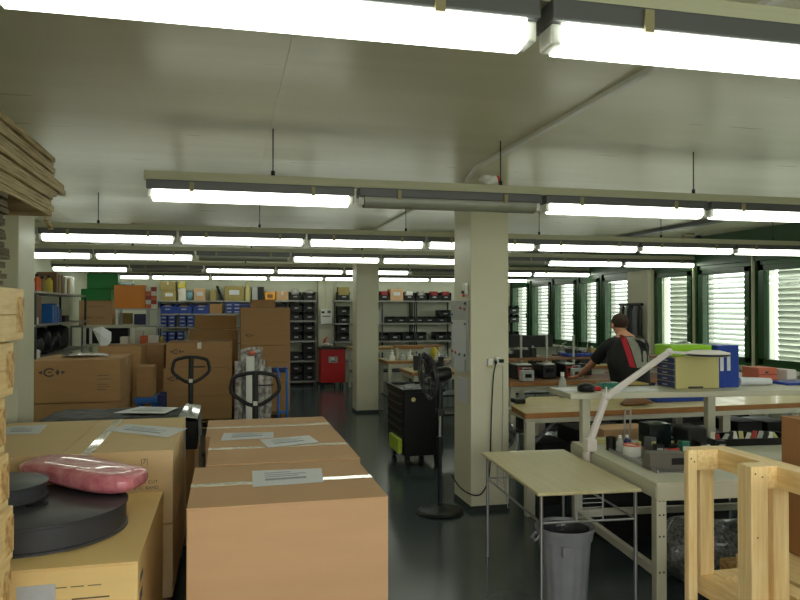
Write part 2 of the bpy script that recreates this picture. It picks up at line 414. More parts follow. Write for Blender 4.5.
ROWS = [(-1.1, -1.70, [1]*5), (1.61, -1.73, [1]*5), (4.35, -.47, [1, 0, 1, 1, 1, 1]), (7.17, -2.93, [1]*8), (9.66, -2.875, [1, 1, 0, 1, 1, 0, 1, 1]),
        (12.95, -2.865, [1, 0, 1, 1, 1, 0, 1, 1]), (16.06, -2.83, [1]*8)]
side = lambda i, n: (ORD[i]+' from the left')
for r, (yy, x0, lits) in enumerate(ROWS):
    n = len(lits); xa, xb = x0, x0+n*L1
    if r == 1: xa -= .03; 
    t = thing('light_trunking', 'pale metal trunking rail carrying the %s of ceiling lights' % rowname[r] if r else 'pale metal trunking rail of the light row behind the viewer', 'trunking', (0, yy, 0), 0, 'rails of the light rows')
    MB().box(xa, xb, -.03, .03, 2.515, 2.55).box(xa, xb, -.02, .02, 2.55, 2.57).build('rail', 'rail', t, .002)
    rx = [q_ for q_ in ([.26, 1.71, 3.13, 4.6, 6.05] if r == 2 else [-2.66+1.48*i for i in range(7)]) if xa < q_ < xb]
    for x in rx:
        MB().tube([(x, 0, 2.57), (x, 0, ZC)], .004, 6).cyl((x, 0), .012, 2.57, 2.60, 8).build('hanger_rod', 'dark_metal', t)
    for i, l in enumerate(lits):
        l = bool(l); loc = (x0+L1*(i+.5), yy, 2.43)
        if r: lab = '%s fluorescent ceiling light, %s in the %s' % ('lit' if l else 'unlit', side(i, n), rowname[r])
        else: lab = 'lit fluorescent ceiling light behind the viewer, ' + side(i, n)
        src = lumi_on if l else lumi_off
        if not used[l]: o = src; used[l] = True; o.location = loc; o['label'] = lab
        else: o = dup(src, None, loc, None, lab)
        o['group'] = 'fluorescent ceiling lights'

# ================================================================== BOXES
def emblem(parent, x, z, y, s=1.0, m='ink'):
    """the dark arrow-tipped oval mark printed on the cartons (front face at y)"""
    e = MB(); n = 24; y -= .0008
    for (cx, ro, ri, a0, a1) in ((-.02, .055, .038, .6, 2*PI-.6),):
        pts = []
        for i in range(n+1):
            a = a0+(a1-a0)*i/n; pts.append((math.cos(a), math.sin(a)))
        vs = []
        for c_, s_ in pts: vs += [(x+s*(cx+ro*c_), y, z+s*ro*.8*s_), (x+s*(cx+ri*c_), y, z+s*ri*.8*s_)]
        e.add(vs, [(2*i, 2*i+1, 2*i+3, 2*i+2) for i in range(n)])
    e.add([(x+s*.035, y, z), (x+s*.055, y, z+s*.032), (x+s*.075, y, z), (x+s*.055, y, z-s*.032)], [(0, 1, 2, 3)])
    e.add([(x-s*.125, y, z), (x-s*.085, y, z+s*.02), (x-s*.085, y, z-s*.02)], [(0, 1, 2)])
    e.add([(x+s*.125, y, z), (x+s*.09, y, z+s*.02), (x+s*.09, y, z-s*.02)], [(0, 1, 2)])
    e.add([(x-s*.032, y, z-s*.004), (x-s*.0, y, z-s*.004), (x-s*.0, y, z+s*.006), (x-s*.032, y, z+s*.006)], [(0, 1, 2, 3)])
    return e.build('printed_emblem', m, parent)
def carton(label, x0, x1, y0, y1, z0, z1, m='cardboard', tape=None, name='cardboard_box', cat='box', group=None, rz=0, seam=True, bev=.006, emb=None, lines=None, bulge=0):
    cx, cy = (x0+x1)/2, (y0+y1)/2; a, b, h = (x1-x0)/2, (y1-y0)/2, z1-z0
    t = thing(name, label, cat, (cx, cy, z0), rz, group)
    bd = MB().box(-a, a, -b, b, 0, h-.006); bd.build('body', m, t, bev)
    if seam == 'x':      # flaps meeting along x
        for s_ in (-1, 1):
            y0_, y1_ = sorted((s_*.002, s_*b)); bx(-a, a, y0_, y1_, h-.0075, h).build('flap', m, t, .002)
    else:
        for s_ in (-1, 1):
            x0_, x1_ = sorted((s_*.002, s_*a)); bx(x0_, x1_, -b, b, h-.0075, h).build('flap', m, t, .002)
    if tape == 'x': MB().box(-a-.001, a+.001, -.028, .028, h, h+.0012).box(a, a+.001, -.028, .028, h-.09, h).box(-a-.001, -a, -.028, .028, h-.09, h).build('packing_tape', 'tape_clear', t)
    if tape == 'y': MB().box(-.028, .028, -b-.001, b+.001, h, h+.0012).box(-.028, .028, -b-.0012, -b, h-.09, h).build('packing_tape', 'tape_clear', t)
    if emb: emblem(t, emb[0]-cx, emb[1]-z0, -b, emb[2])
    if lines:
        e = MB()
        for (lx, lz, lw) in lines: e.box(lx-cx, lx-cx+lw, -b-.0008, -b, lz-z0, lz-z0+.008)
        e.build('printed_lines', 'ink_soft', t)
    t['_d'] = (a, b, h); del t['_d']
    return t
def label_sheet(parent, pts, name='shipping_label', m='paper', lift=.0025, rows=True):
    """a sheet through four world points on a carton, child of the carton"""
    o = Vector(parent.location); P = [Vector(p)-o+Vector((0, 0, lift)) for p in pts]
    q = MB().add([*P, *[p+Vector((0, 0, .0008)) for p in P]], [(3, 2, 1, 0), (4, 5, 6, 7), (0, 1, 5, 4), (1, 2, 6, 5), (2, 3, 7, 6), (3, 0, 4, 7)])
    s = q.build(name, m, parent)
    if rows:
        e = MB(); u = P[1]-P[0]; v = P[3]-P[0]; z = Vector((0, 0, .0012))
        for (a, b_, c, d) in ((.18, .3, .6, .12), (.18, .5, .5, .05), (.18, .62, .62, .05), (.18, .75, .4, .05)):
            k = P[0]+u*a+v*b_+z; e.add([k, k+u*c, k+u*c+v*d, k+v*d], [(0, 1, 2, 3)])
        e.build('printed_lines', 'paper_print', s)
    return s
def Zp(z, *pts): return [at(px, py, Z=z) for px, py in pts]
def pallet(label, x0, x1, y0, y1, z=0, h=.14):
    t = thing('pallet', label, 'pallet', ((x0+x1)/2, (y0+y1)/2, z)); a, b = (x1-x0)/2, (y1-y0)/2
    m = MB(); n = 5
    for i in range(n):
        c = -a+.06+(2*a-.12)*i/(n-1); m.box(c-.05, c+.05, -b, b, h-.022, h)
    m.build('deck', 'pallet_wood', t, .002)
    for s_ in (-1, 0, 1):
        m = MB(); c = s_*(b-.05); m.box(-a, a, c-.05, c+.05, 0, .02); m.box(-a, a, c-.05, c+.05, h-.044, h-.022)
        for k in (-1, 0, 1): m.box(k*(a-.07)-.07, k*(a-.07)+.07, c-.05, c+.05, .02, h-.044)
        m.build('skid', 'pallet_wood', t, .002)
    return t
# centre front: three cartons
pallet('wooden pallet under the three large cartons in the centre foreground', -.14, .70, 3.12, 3.88)
pallet('wooden pallet under the two middle cartons behind the foreground carton', -.13, .70, 3.93, 5.55)
A = carton('large plain cardboard box nearest the camera with one label on top', -.165, .69, 3.10, 3.885, .14, .95, tape='x', seam='x')
label_sheet(A, Zp(.95, (252.9, 487.5), (323.5, 482.5), (321.6, 468.8), (252, 471.5)))
B = carton('cardboard box directly behind the nearest one, two labels across its top', -.11, .715, 3.93, 4.82, .14, .95, tape='x', seam='x')
label_sheet(B, Zp(.95, (220.7, 441), (273.5, 438), (273.5, 432.5), (224, 433.5)))
label_sheet(B, Zp(.952, (268, 448), (319, 442.6), (309, 435.8), (259.8, 440)))
B2 = carton('cardboard box farthest of the three in the centre row, bare taped top', -.14, .72, 4.85, 5.56, .14, .94, tape='x', seam='x')
# left front stacks
pallet('wooden pallet under the left foreground stack of two cartons', -1.45, -.32, 4.3, 5.5)
E2 = carton('cardboard box at the bottom of the left stack, beneath the labelled one', -1.48, -.30, 4.275, 5.52, .14, .556, 'cardboard_lit')
E1 = carton('wide cardboard box with white label sheets, behind the pink bag', -1.48, -.30, 4.27, 5.52, .56, .976, 'cardboard_lit', tape=None)
label_sheet(E1, Zp(.976, (106.5, 431), (167.3, 437.9), (187.5, 428.9), (126.8, 424.4)))
label_sheet(E1, Zp(.976, (2, 435), (38.5, 434.3), (47.7, 425), (6.6, 427)))
o = Vector(E1.location)
MB().box(-.785-o.x, -.73-o.x, -.626, .626, .416, .4175).box(-.785-o.x, -.73-o.x, -.627, -.625, .33, .417).build('packing_tape', 'tape_clear', E1)
bx(-.30-o.x, -.298-o.x, .38, .50, .16, .36).build('side_label', 'paper', E1)
text_mesh('DO NOT CUT', .026, 'ink_soft', E1, FRONT(-.465-o.x, -.6255, .232)); text_mesh('PLASTIC BAND', .026, 'ink_soft', E1, FRONT(-.465-o.x, -.6255, .20))
text_mesh('|7|', .04, 'ink_soft', E1, FRONT(-.455-o.x, -.6255, .345))
D = carton('yellowish cardboard box in the left foreground under the black reels', -1.22, -.352, 3.09, 4.245, .0, .753, 'cardboard_yellow')
o = Vector(D.location)
bx(-.868/2, .868/2, -.5785-.012, -.5785+.18, .753, .757).build('raised_flap', 'cardboard_yellow', D, .001)
text_mesh('— — —', .05, 'ink_soft', D, FRONT(-.58-o.x, -.579, .66)); 
e = MB(); [e.box(-.60-o.x, -.46-o.x, -.579, -.5782, z, z+.006) for z in (.62, .60, .58)]; e.build('printed_lines', 'ink_soft', D)
bx(-.80-o.x, -.66-o.x, -.582, -.5795, .48, .69).build('shipping_label', 'paper', D)
e = MB(); e.box(.8685/2, .8695/2, -.52, -.42, .56, .60).box(.8685/2, .8695/2, -.50, -.40, .64, .67); e.build('side_print', 'grey_plastic', D)
def reel(label, x, y, z, r, h):
    t = thing('cable_reel', label, 'reel', (x, y, z))
    MB().lathe([(0, 0), (r, 0), (r, .01), (r-.008, .014), (r-.008, h-.014), (r, h-.01), (r, h-.002), (r-.006, h), (.1*r/.4+.01, h), (0, h)], n=72).build('drum', 'reel_black', t)
    MB().lathe([(.0, h), (.05, h), (.05, h+.004), (0, h+.004)], n=24).build('hub', 'black_plastic', t)
    return t
reel('large flat black disc reel lying on the yellowish foreground box', -.855, 3.62, .757, .395, .118)
reel('smaller black disc reel lying on top of the large reel', -1.06, 3.76, .879, .22, .075)
# pink bag
def pillow(pts, ws, hs, m, name, parent=None):
    b = MB(); n = 22; vs = []; k = len(pts)
    for i, p in enumerate(pts):
        p = Vector(p); d = (Vector(pts[min(i+1, k-1)])-Vector(pts[max(i-1, 0)])).normalized(); a = Vector((-d.y, d.x, 0)).normalized(); u = d.cross(a)*-1
        u = Vector((0, 0, 1))
        for j in range(n):
            t = 2*PI*j/n; c_, s_ = math.cos(t), math.sin(t); q = abs(c_)**.55*(1 if c_ > 0 else -1); v = abs(s_)**.6*(1 if s_ > 0 else -1)
            rr = 1+random.uniform(-.06, .06); vs.append(p+a*q*ws[i]*rr+u*v*hs[i]*rr)
    fs = [(i*n+j, i*n+(j+1) % n, (i+1)*n+(j+1) % n, (i+1)*n+j) for i in range(k-1) for j in range(n)]
    fs += [tuple(range(n))[::-1], tuple(range((k-1)*n, k*n))]
    b.add(vs, fs, 0, True); return b
random.seed(3)
zz = .871+.05
pp = [at(x_, y_, Z=z_) for x_, y_, z_ in ((19, 466, .935), (30, 465, .937), (48, 465, .937), (72, 469, .935), (96, 475, .932), (118, 479, .93), (134, 480, .93), (142, 480, .93))]
t = thing('packing_bag', 'pink plastic film bag lying across the large black reel', 'bag', (0, 0, 0))
pb = pillow(pp, [.05, .13, .16, .16, .16, .155, .14, .09], [.012, .036, .046, .05, .054, .054, .05, .026], 'pink_film', 'bag').build('bag', 'pink_film', t)
sm = pb.modifiers.new('s', 'SUBSURF'); sm.levels = sm.render_levels = 1

# ------------------------------------------------------------------ left: pallet collars, sheets and boards
def collar(label, x1, y1, z, group='pallet collars stacked at the left edge'):
    t = thing('pallet_collar', label, 'pallet collar', (x1-.4, y1-.6, z), 0, group)
    h = .187
    for s_ in (-1, 1):
        MB().box(s_*.4-(.022 if s_ > 0 else 0), s_*.4+(0 if s_ > 0 else .022), -.6, .6, .004, h*.5-.001).box(s_*.4-(.022 if s_ > 0 else 0), s_*.4+(0 if s_ > 0 else .022), -.6, .6, h*.5+.001, h).build('side_board', 'pine', t, .003)
        MB().box(-.378, .378, s_*.6-(.022 if s_ > 0 else 0), s_*.6+(0 if s_ > 0 else .022), .004, h).build('end_board', 'pine', t, .003)
        for q in (-1, 1):
            c = Vector((s_*.4, q*.6, 0)); g = MB()
            g.box(c.x-(.0 if s_ > 0 else .003), c.x+(.003 if s_ > 0 else 0), c.y-.09 if q > 0 else c.y, c.y if q > 0 else c.y+.09, .03, h-.03)
            g.box(c.x-.09 if s_ > 0 else c.x, c.x if s_ > 0 else c.x+.09, c.y if q > 0 else c.y-.003, c.y+.003 if q > 0 else c.y, .03, h-.03)
            g.build('hinge', 'pine_end', t, .001)
    return t
zt = .85*0
offs = [0, .012, -.01, .01, -.005, .012, .0, -.012, .0, .02]
c0 = None
desc = ['at the floor', 'second from the floor', 'third from the floor', 'fourth from the floor', 'fifth from the floor', 'level with the large black reel', 'level with the pink bag', 'below the second highest', 'second from the top', 'topmost, under the grey sheets']
ycor = [2.8, 2.79, 2.8, 2.78, 2.79, 2.78, 2.75, 2.73, 2.80, 2.88]
n = 9
for i in range(n):
    z = 1.853-.1905*(n-i); lab = 'pine pallet collar stacked at the left edge, ' + desc[i+1 if i else 0]
    x = -.74 + offs[i+1]*.6
    if c0 is None: c0 = collar(lab, x, ycor[i+1], z)
    else: dup(c0, None, (x-.4, ycor[i+1]-.6, z), 0, lab)
tag(bx(-1.5, -.76, 1.55, 2.75, 0, .137).build('pallet', 'pallet_wood', None, .004), 'wooden base pallet beneath the stack of pallet collars', 'pallet')
random.seed(8)
z = 1.856; k = 0
while z < 2.155:
    h = random.choice((.016, .02, .024)); j = random.uniform(-.03, .03)
    b = MB(); n_ = 10; x1 = -.745+random.uniform(-.02, .01); yE = 2.76+random.uniform(-.05, .02)
    xs = [x1-.7, x1]; vs = []; 
    for q in range(n_+1):
        yy = 1.65+(yE-1.65)*q/n_; wv = .004*math.sin(q*1.3+k)
        for x in xs:
            for dz in (0, h): vs.append((x, yy, z+.002+dz+wv*0+max(0, q-8)*.003*math.sin(k*2.1)))
    fs = []
    for q in range(n_):
        a = q*4; fs += [(a, a+4, a+5, a+1), (a+2, a+3, a+7, a+6), (a+1, a+5, a+7, a+3), (a, a+2, a+6, a+4)]
    fs += [(0, 1, 3, 2), (n_*4, n_*4+2, n_*4+3, n_*4+1)]
    b.add(vs, fs); tag(b.build('fibre_sheet', 'sheet_grey'), 'rough grey fibre sheet in the warped pile on the collars, %s from the bottom' % (ORD[k] if k < 12 else '%dth' % (k+1)), 'sheet', 'grey fibre sheets in the warped pile')
    z += h+.0045; k += 1
z = max(z, 2.162); k = 0
lens = [3.36, 3.40, 3.38, 3.36, 3.45, 3.57, 3.55, 3.44, 3.42, 3.44, 3.42]
while z < 2.43 and k < 11:
    h = .0225; yE = lens[k]; x1 = -.74+[0, .0, -.008, .004, .0, .012, .01, -.01, .0, -.012, .0][k]
    tag(bx(x1-.9, x1, 1.4, yE, z, z+h).build('plywood_board', ['board_edge', 'board_face'], None, .002), 'long light brown board in the top pile at upper left, %s from the bottom' % ORD[k], 'board', 'boards piled at the upper left')
    o = bpy.context.scene.objects[-1] if False else None
    z += h+.0018; k += 1
# splinter / strap hanging under the board pile
tag(MB().beam((-.76, 3.33, 2.163), (-.742, 3.36, 2.12), .022, .01).build('wood_strip', 'board_edge', None, .002), 'short loose wood strip hanging below the pile of boards', 'strip')

# ------------------------------------------------------------------ black wrapped load behind
pallet('wooden pallet under the black wrapped load', -1.34, -.28, 5.62, 6.33)
G0 = carton('cardboard box under the black film covered load', -1.37, -.24, 5.6, 6.35, .14, .72, 'cardboard_dark')
t = thing('wrapped_load', 'low load wrapped in black film behind the labelled left box', 'wrapped goods', (-.8, 5.98, .722))
b = MB(); nx, ny = 26, 20; random.seed(5); vs = []
for i in range(nx+1):
    for j in range(ny+1):
        x = -.58+1.16*i/nx; y = -.38+.76*j/ny
        ed = min(i, nx-i, 3)/3*min(j, ny-j, 3)/3
        vs.append((x, y, .205+.035*min(1, ed)+random.uniform(-.008, .008)))
b.add(vs, [(i*(ny+1)+j, (i+1)*(ny+1)+j, (i+1)*(ny+1)+j+1, i*(ny+1)+j+1) for i in range(nx) for j in range(ny)], 0, True)
b.box(-.575, .575, -.375, .375, 0, .207)
b.build('black_film', 'film_black', t)
b = MB()
for i in range(8):
    y = -.38+i*.095; 
    b.add([(.577+random.uniform(0, .02), y, .01), (.577+random.uniform(0, .02), y+.09, .01), (.577+random.uniform(0, .012), y+.09, .225), (.577+random.uniform(0, .012), y, .225)], [(0, 1, 2, 3)], 0, True)
b.add([(.44, -.38, .247), (.58, -.38, .228), (.58, .38, .228), (.46, .38, .247)], [(0, 1, 2, 3)], 0)
b.build('clear_film', 'film_clear', t)
label_sheet(t, Zp(.972, (113, 413.5), (165, 414), (178, 408), (140, 407)), name='label_sheet', lift=.004)

# ------------------------------------------------------------------ large taped carton at left behind (three high)
pallet('wooden pallet under the left stack with the printed emblem', -2.12, -1.2, 8.85, 9.95)
F1 = carton('cardboard box with dark oval emblem, beside the near left pillar', -2.16, -1.21, 8.83, 9.95, .70, 1.185, 'cardboard_dark', tape='x', seam='x', emb=(-1.94, 1.05, 1.15))
e = MB(); o = Vector(F1.location)
for zq, wq in ((.30, .13), (.26, .15), (.20, .12), (.17, .14), (.14, .1)): e.box(-1.46-o.x, -1.46+wq-o.x, -.561, -.5602, zq, zq+.008)
e.build('printed_lines', 'ink_soft', F1)
carton('cardboard box beneath the emblem box, its lower part hidden by black film', -2.15, -1.215, 8.84, 9.94, .14, .692, 'cardboard_dark')
# plastic bag on F1
t = pillow([(-1.95, 9.45, 1.20), (-1.9, 9.44, 1.21), (-1.7, 9.42, 1.215), (-1.5, 9.4, 1.21), (-1.42, 9.38, 1.2)], [.05, .16, .2, .17, .04], [.006, .014, .02, .014, .005], 'film_clear', 'x').build('plastic_bag', 'wrap_white')
tag(t, 'crumpled clear plastic bag lying on the emblem box at left', 'bag')

# middle distance cartons (px guided world positions)
def far_box(label, y, px0, px1, pyt, pyb, depth, m='cardboard_dark', zb=None, **k):
    a = at(px0, pyt, Y=y); b = at(px1, pyb, Y=y); z0 = b.z if zb is None else zb
    return carton(label, a.x, b.x, y, y+depth, z0, a.z, m, **k)
Y0 = 10.9
ba = at(98, 345, Y=10.6); 
far_box('cardboard box left of the printed stack, a white torn bag resting on it', 10.6, 98, 141, 346.5, 383, .7, zb=at(100, 388, Y=10.6).z+.002, name='cardboard_box')
far_box('cardboard box under the torn bag box, near the blue trolley', 10.6, 97, 140, 388, 410, .7, zb=.0)
far_box('small open cardboard box in front of the blue trolley', 9.75, 136, 153, 367, 397, .42, zb=at(140, 397.5, Y=9.75).z)
s1 = at(141, 345, Y=10.9); 
far_box('cardboard box right of the torn bag box, level with the emblem box', 11.5, 141, 164, 345, 379, .7, zb=at(140, 379, Y=11.5).z+.002)
far_box('cardboard box under the one right of the torn bag box', 11.5, 141, 164, 379, 420, .7, zb=0)
# printed stack
st_ = 10.95
x0 = at(163, 380, Y=st_).x; x1 = at(232, 380, Y=st_).x
zt1, zt2, zt3 = at(200, 342.5, Y=st_).z, at(200, 368, Y=st_).z, at(200, 396, Y=st_).z
pallet('wooden pallet under the stack behind the left jack handle', x0+.02, x1-.02, st_+.02, st_+.78)
carton('top cardboard box of the stack behind the left jack handle, taped front', x0+.04, x1, st_, st_+.8, zt2+.002, zt1, 'cardboard_dark', tape='y', emb=(x0+.19, zt1-.13, .8))
carton('middle cardboard box of the stack behind the left jack handle, small emblem', x0, x1, st_, st_+.8, zt3+.002, zt2, 'cardboard_dark', emb=(x0+.15, zt2-.15, .8))
carton('bottom cardboard box of the stack behind the left jack handle', x0+.01, x1, st_, st_+.8, .142, zt3, 'cardboard_dark')
# stack behind it
ys = 12.4
q0, q1 = at(189, 330, Y=ys).x, at(238, 330, Y=ys).x; za = at(200, 330, Y=ys).z; zb_ = at(200, 315.5, Y=ys+.5).z
pallet('wooden pallet under the back stack by the blue bins', q0, q1, ys, ys+.8)
carton('cardboard box on the back stack, topped by a darker one', q0, q1, ys, ys+.85, .8, za, 'cardboard_dark')
carton('lower cardboard box of the back stack by the blue bins', q0+.02, q1, ys, ys+.85, .142, .798, 'cardboard_dark')
carton('darker cardboard box set on top of the back stack', q0+.08, q1-.02, ys+.3, ys+.85, za+.002, zb_, 'cardboard_dark')
# tall stack K
yk = 11.5
kx0, kx1 = at(241, 345, Y=yk).x, at(290, 345, Y=yk).x
kz = [at(265, p, Y=yk).z for p in (307.5, 345.5, 363, 383, 401)]
pallet('wooden pallet under the tall brown stack', kx0+.01, kx1+.0, yk+.01, yk+.8)
nm = ['tall top', 'second', 'third', 'fourth']
for i in range(4):
    carton('%s cardboard box of the tall brown stack in the middle' % nm[i] + (', faint mark on it' if i == 0 else ' counted from its top'), kx0+(.0 if i else -.005), kx1, yk, yk+.8, kz[i+1]+.002, kz[i], 'cardboard_dark', emb=(kx0+.13, kz[1]+.16, .6) if i == 0 else None, group='cardboard boxes of the tall stack')
carton('lowest cardboard box of the tall brown stack, on its pallet', kx0, kx1, yk, yk+.8, .142, kz[4], 'cardboard_dark', group='cardboard boxes of the tall stack')
far_box('small cardboard box lying on top of the tall brown stack', 11.7, 251, 275, 299.5, 307, .4, zb=kz[0]+.001)
far_box('tall light cardboard box just behind the tall stack, right side', 12.6, 262, 290, 330, 400, .4, zb=0.02, m='cardboard')

# ------------------------------------------------------------------ pallet jacks
def jack(label, x, y, zt, lean, loop_w, loop_h, forks=True):
    t = thing('pallet_jack', label, 'pallet jack', (x, y, 0))
    top = Vector((0, lean, zt)); base = Vector((0, 0, .25))
    d = (top-base).normalized()
    neck = top-d*loop_h
    MB().tube([base, neck+d*.02], .029, 12).build('tiller', 'black_plastic', t)
    pts = [(-.05, neck, 0), ]
    w = loop_w/2
    def P(sx, k): return neck+Vector((sx, 0, 0))+d*(loop_h*k)
    hl = [(.0, 0), (.3, .07), (.6, .2), (.88, .36), (.97, .44), (1, .56), (.93, .8), (.86, .88), (.7, .93), (.3, .99)]
    loop = [P(-w*a_, b_) for a_, b_ in hl]+[P(0, 1.0)]+[P(w*a_, b_) for a_, b_ in hl[:0:-1]]
    MB().tube(loop, .019, 10, closed=True).build('handle_loop', 'rubber', t)
    MB().tube([P(0, 0), P(0, 1.0)], .028, 10).build('handle_stem', 'rubber', t)
    MB().tube([P(0, .62), P(w*.75, .62)], .007, 8).build('release_lever', 'dark_metal', t)
    MB().box(-.02, .02, neck.y-.035, neck.y-.018, neck.z+.01, neck.z+.05).build('maker_label', 'white', t)
    MB().lathe([(0, .1), (.09, .1), (.09, .2), (.06, .28), (.04, .45), (0, .45)], c=(0, .05, 0)).build('pump', 'dark_metal', t)
    for s_ in (-1, 1):
        MB().box(s_*.2-.08, s_*.2+.08, .15, 1.25, .06, .11).build('fork', 'dark_metal', t, .01)
    for s_ in (-1, 1):
        MB().lathe([(0, -.03), (.09, -.03), (.09, .03), (0, .03)], c=(s_*.05, .03, .09), mx=Matrix.Rotation(PI/2, 4, 'Y')).build('steer_wheel', 'rubber', t)
    return t
p = at(191, 402, Y=8.6)
jack('pallet jack with a black looped handle, left of the wrapped bars', p.x, 8.45, at(191, 357, Y=8.6).z, .15, .41, .30)
p = at(255, 402, Y=7.1)
jack('pallet jack with a black looped handle in front of the white wrapped bars', p.x, 6.95, at(255, 372.5, Y=7.1).z, .12, .46, .32)
# white wrapped bars + blue trolley
random.seed(11)
t = thing('wrapped_bundle', 'bundle of white bars wrapped in clear film behind the right jack handle', 'bundle', (.3, 9.1, .12))
for i, (dx, dy, h, r, m_) in enumerate([(-.17, .05, 1.0, .05, 'wrap_white'), (-.03, 0, 1.06, .055, 'white'), (.10, .06, 1.02, .05, 'wrap_white'), (.19, .05, .92, .05, 'wrap_white'), (-.1, .16, 1.14, .06, 'wrap_white'), (.06, .17, 1.16, .06, 'wrap_white')]):
    b = MB()
    if m_ == 'white': b.box(dx-.05, dx+.05, dy-.05, dy+.05, 0, h)
    else:
        n_ = 12; pts = [(dx+random.uniform(-.01, .01), dy, h*k/n_) for k in range(n_+1)]; b.tube(pts, [r*random.uniform(.85, 1.15) for _ in pts], 10)
    b.build('wrapped_bar', m_, t)
MB().ell((.0, .1, 1.12), (.12, .06, .05)).build('film_top', 'wrap_white', t)
MB().ell((-.01, .04, 1.10), (.05, .03, .03)).build('red_seal', 'orange_red', t)
tag(bx(.05, .62, 8.95, 9.45, .0, .115).build('pallet', 'pallet_wood', None, .004), 'low wooden base under the film wrapped bars', 'pallet')
t = thing('hand_trolley', 'blue metal trolley standing right of the wrapped bars', 'trolley', (.72, 9.3, 0))
for s_ in (-.09, .02): MB().tube([(s_, 0, .08), (s_, 0, .95), (s_-.02, .05, 1.02)], .016, 8).build('upright', 'blue_trolley', t)
MB().beam((-.2, .08, .98), (.03, .03, .98), .03, .06).build('crossbar', 'blue_dark', t)
MB().beam((-.09, 0, .45), (.02, 0, .45), .02, .03).build('rung', 'blue_trolley', t)
MB().box(-.12, .05, -.05, .1, .05, .08).build('toe_plate', 'blue_trolley', t)
for s_ in (-.11, .04): MB().lathe([(0, -.02), (.05, -.02), (.05, .02), (0, .02)], c=(s_, .05, .05), mx=Matrix.Rotation(PI/2, 4, 'Y'), n=16).build('wheel', 'rubber', t)
# blue trolley at left
zpf = at(140, 397.5, Y=9.75).z-.002; pa, pb = at(134, 400, Y=9.7).x, at(157, 400, Y=9.7).x
t = thing('platform_trolley', 'blue platform trolley carrying the small open box', 'trolley', ((pa+pb)/2, 9.95, 0)); hw = (pb-pa)/2
bx(-hw, hw, -.25, .25, zpf-.07, zpf).build('platform', 'blue_trolley', t, .012)
bx(hw+.001, hw+.09, -.2, -.12, .12, zpf+.03).build('corner_post', 'blue_dark', t, .01); bx(hw+.001, hw+.09, .1, .18, .12, zpf+.03).build('corner_post', 'blue_dark', t, .01)
for a_ in (-hw+.05, hw-.05):
    for b_ in (-.2, .2): MB().tube([(a_, b_, 0), (a_, b_, zpf-.07)], .022, 10).build('leg', 'blue_trolley', t)

# ================================================================== LEFT WALL SHELF
def rack(label, x0, x1, y0, y1, boards, ztop, m_post='shelf_dark', m_board='shelf_metal', bt=.03, mid=()):
    t = thing('shelf_rack', label, 'shelving', ((x0+x1)/2, (y0+y1)/2, 0)); cx, cy = (x0+x1)/2, (y0+y1)/2
    xs = [x0, x1]+list(mid)
    for x in xs:
        for y in (y0, y1):
            xa = x if x == x0 else (x-.03 if x == x1 else x-.015)
            bx(xa-cx, xa+.03-cx, (y if y == y0 else y-.03)-cy, (y+.03 if y == y0 else y)-cy, 0, ztop).build('post', m_post, t)
    for z in boards: bx(x0-cx+.001, x1-cx-.001, y0-cy-.004, y1-cy, z-bt, z).build('shelf_board', m_board, t, .003)
    return t
rack('grey metal shelf along the left wall, cluttered with bottles', -2.95, -2.5, 10.5, 14.0, (.55, 1.09, 1.555, 2.01), 2.01)
random.seed(21)
cols = [('box_white', 'white'), ('orange_small', 'orange'), ('white', 'white'), ('cardboard_olive', 'khaki'), ('grey_light', 'grey'), ('yellow_tape', 'yellow')]
names = ['left', 'next']
def bottle(label, x, y, z, r, h, m, cap='black_plastic', group=None, cat='bottle', name='bottle'):
    t = thing(name, label, cat, (x, y, z), 0, group)
    MB().lathe([(0, 0), (r, 0), (r, h*.65), (r*.45, h*.8), (r*.4, h*.86), (0, h*.86)], n=14).build('body', m, t)
    MB().lathe([(0, h*.84), (r*.5, h*.84), (r*.5, h), (0, h)], n=10).build('cap', cap, t)
    return t
for i in range(6):
    m_, cn = cols[i]
    bottle('%s bottle with dark cap on the top left wall shelf, %s from the pillar' % (cn, ORD[i]), -2.6+.04*(i % 2), 10.62+i*.17, 2.011, .05, random.uniform(.18, .27), m_, group='bottles on the left wall shelf')
for i in range(7):
    y = 11.75+i*.2; h = random.uniform(.24, .33); m_ = ['brown', 'cardboard_olive', 'brown', 'box_white', 'cardboard_olive', 'white', 'white'][i]
    nm_ = {'brown': 'brown', 'cardboard_olive': 'khaki', 'box_white': 'cream', 'white': 'white'}[m_]
    o = bx(-2.8, -2.52, y, y+.13, 2.011, 2.011+h).build('file_box', m_, None, .004)
    tag(o, 'upright %s file box on the top left wall shelf, %s from the pillar side' % (nm_, ORD[i]), 'file box', 'file boxes on the left wall shelf')
for i in range(4):
    y = 11.55+i*.17
    tag(bx(-2.8, -2.53, y, y+.13, 1.556, 1.556+[.27, .29, .25, .2][i]).build('ring_binder', 'blue_trolley' if i < 3 else 'blue_dark', None, .006), 'blue binder upright on the second left wall shelf, %s from the pillar side' % ORD[i], 'binder', 'blue binders on the left wall shelf')
tag(bx(-2.85, -2.55, 10.55, 11.0, 1.556, 1.95).build('brown_carton', 'brown', None, .004), 'dark brown carton on the second left wall shelf beside the pillar', 'box')
tag(MB().lathe([(0, 0), (.05, 0), (.055, .1), (.03, .12), (0, .12)], c=(-2.56, 10.75, 1.09)).build('white_pot', 'white'), 'small white pot on the third left wall shelf', 'pot')
tag(MB().lathe([(0, 0), (.06, 0), (.06, .09), (.02, .12), (0, .12)], c=(-2.56, 10.62, 1.556)).build('white_jar', 'white'), 'small white jar on the second left wall shelf by the pillar', 'jar')
tag(bx(-2.8, -2.55, 12.5, 12.8, 1.556, 1.66).build('black_case', 'black_plastic', None, .01), 'small black case on the second left wall shelf', 'case')
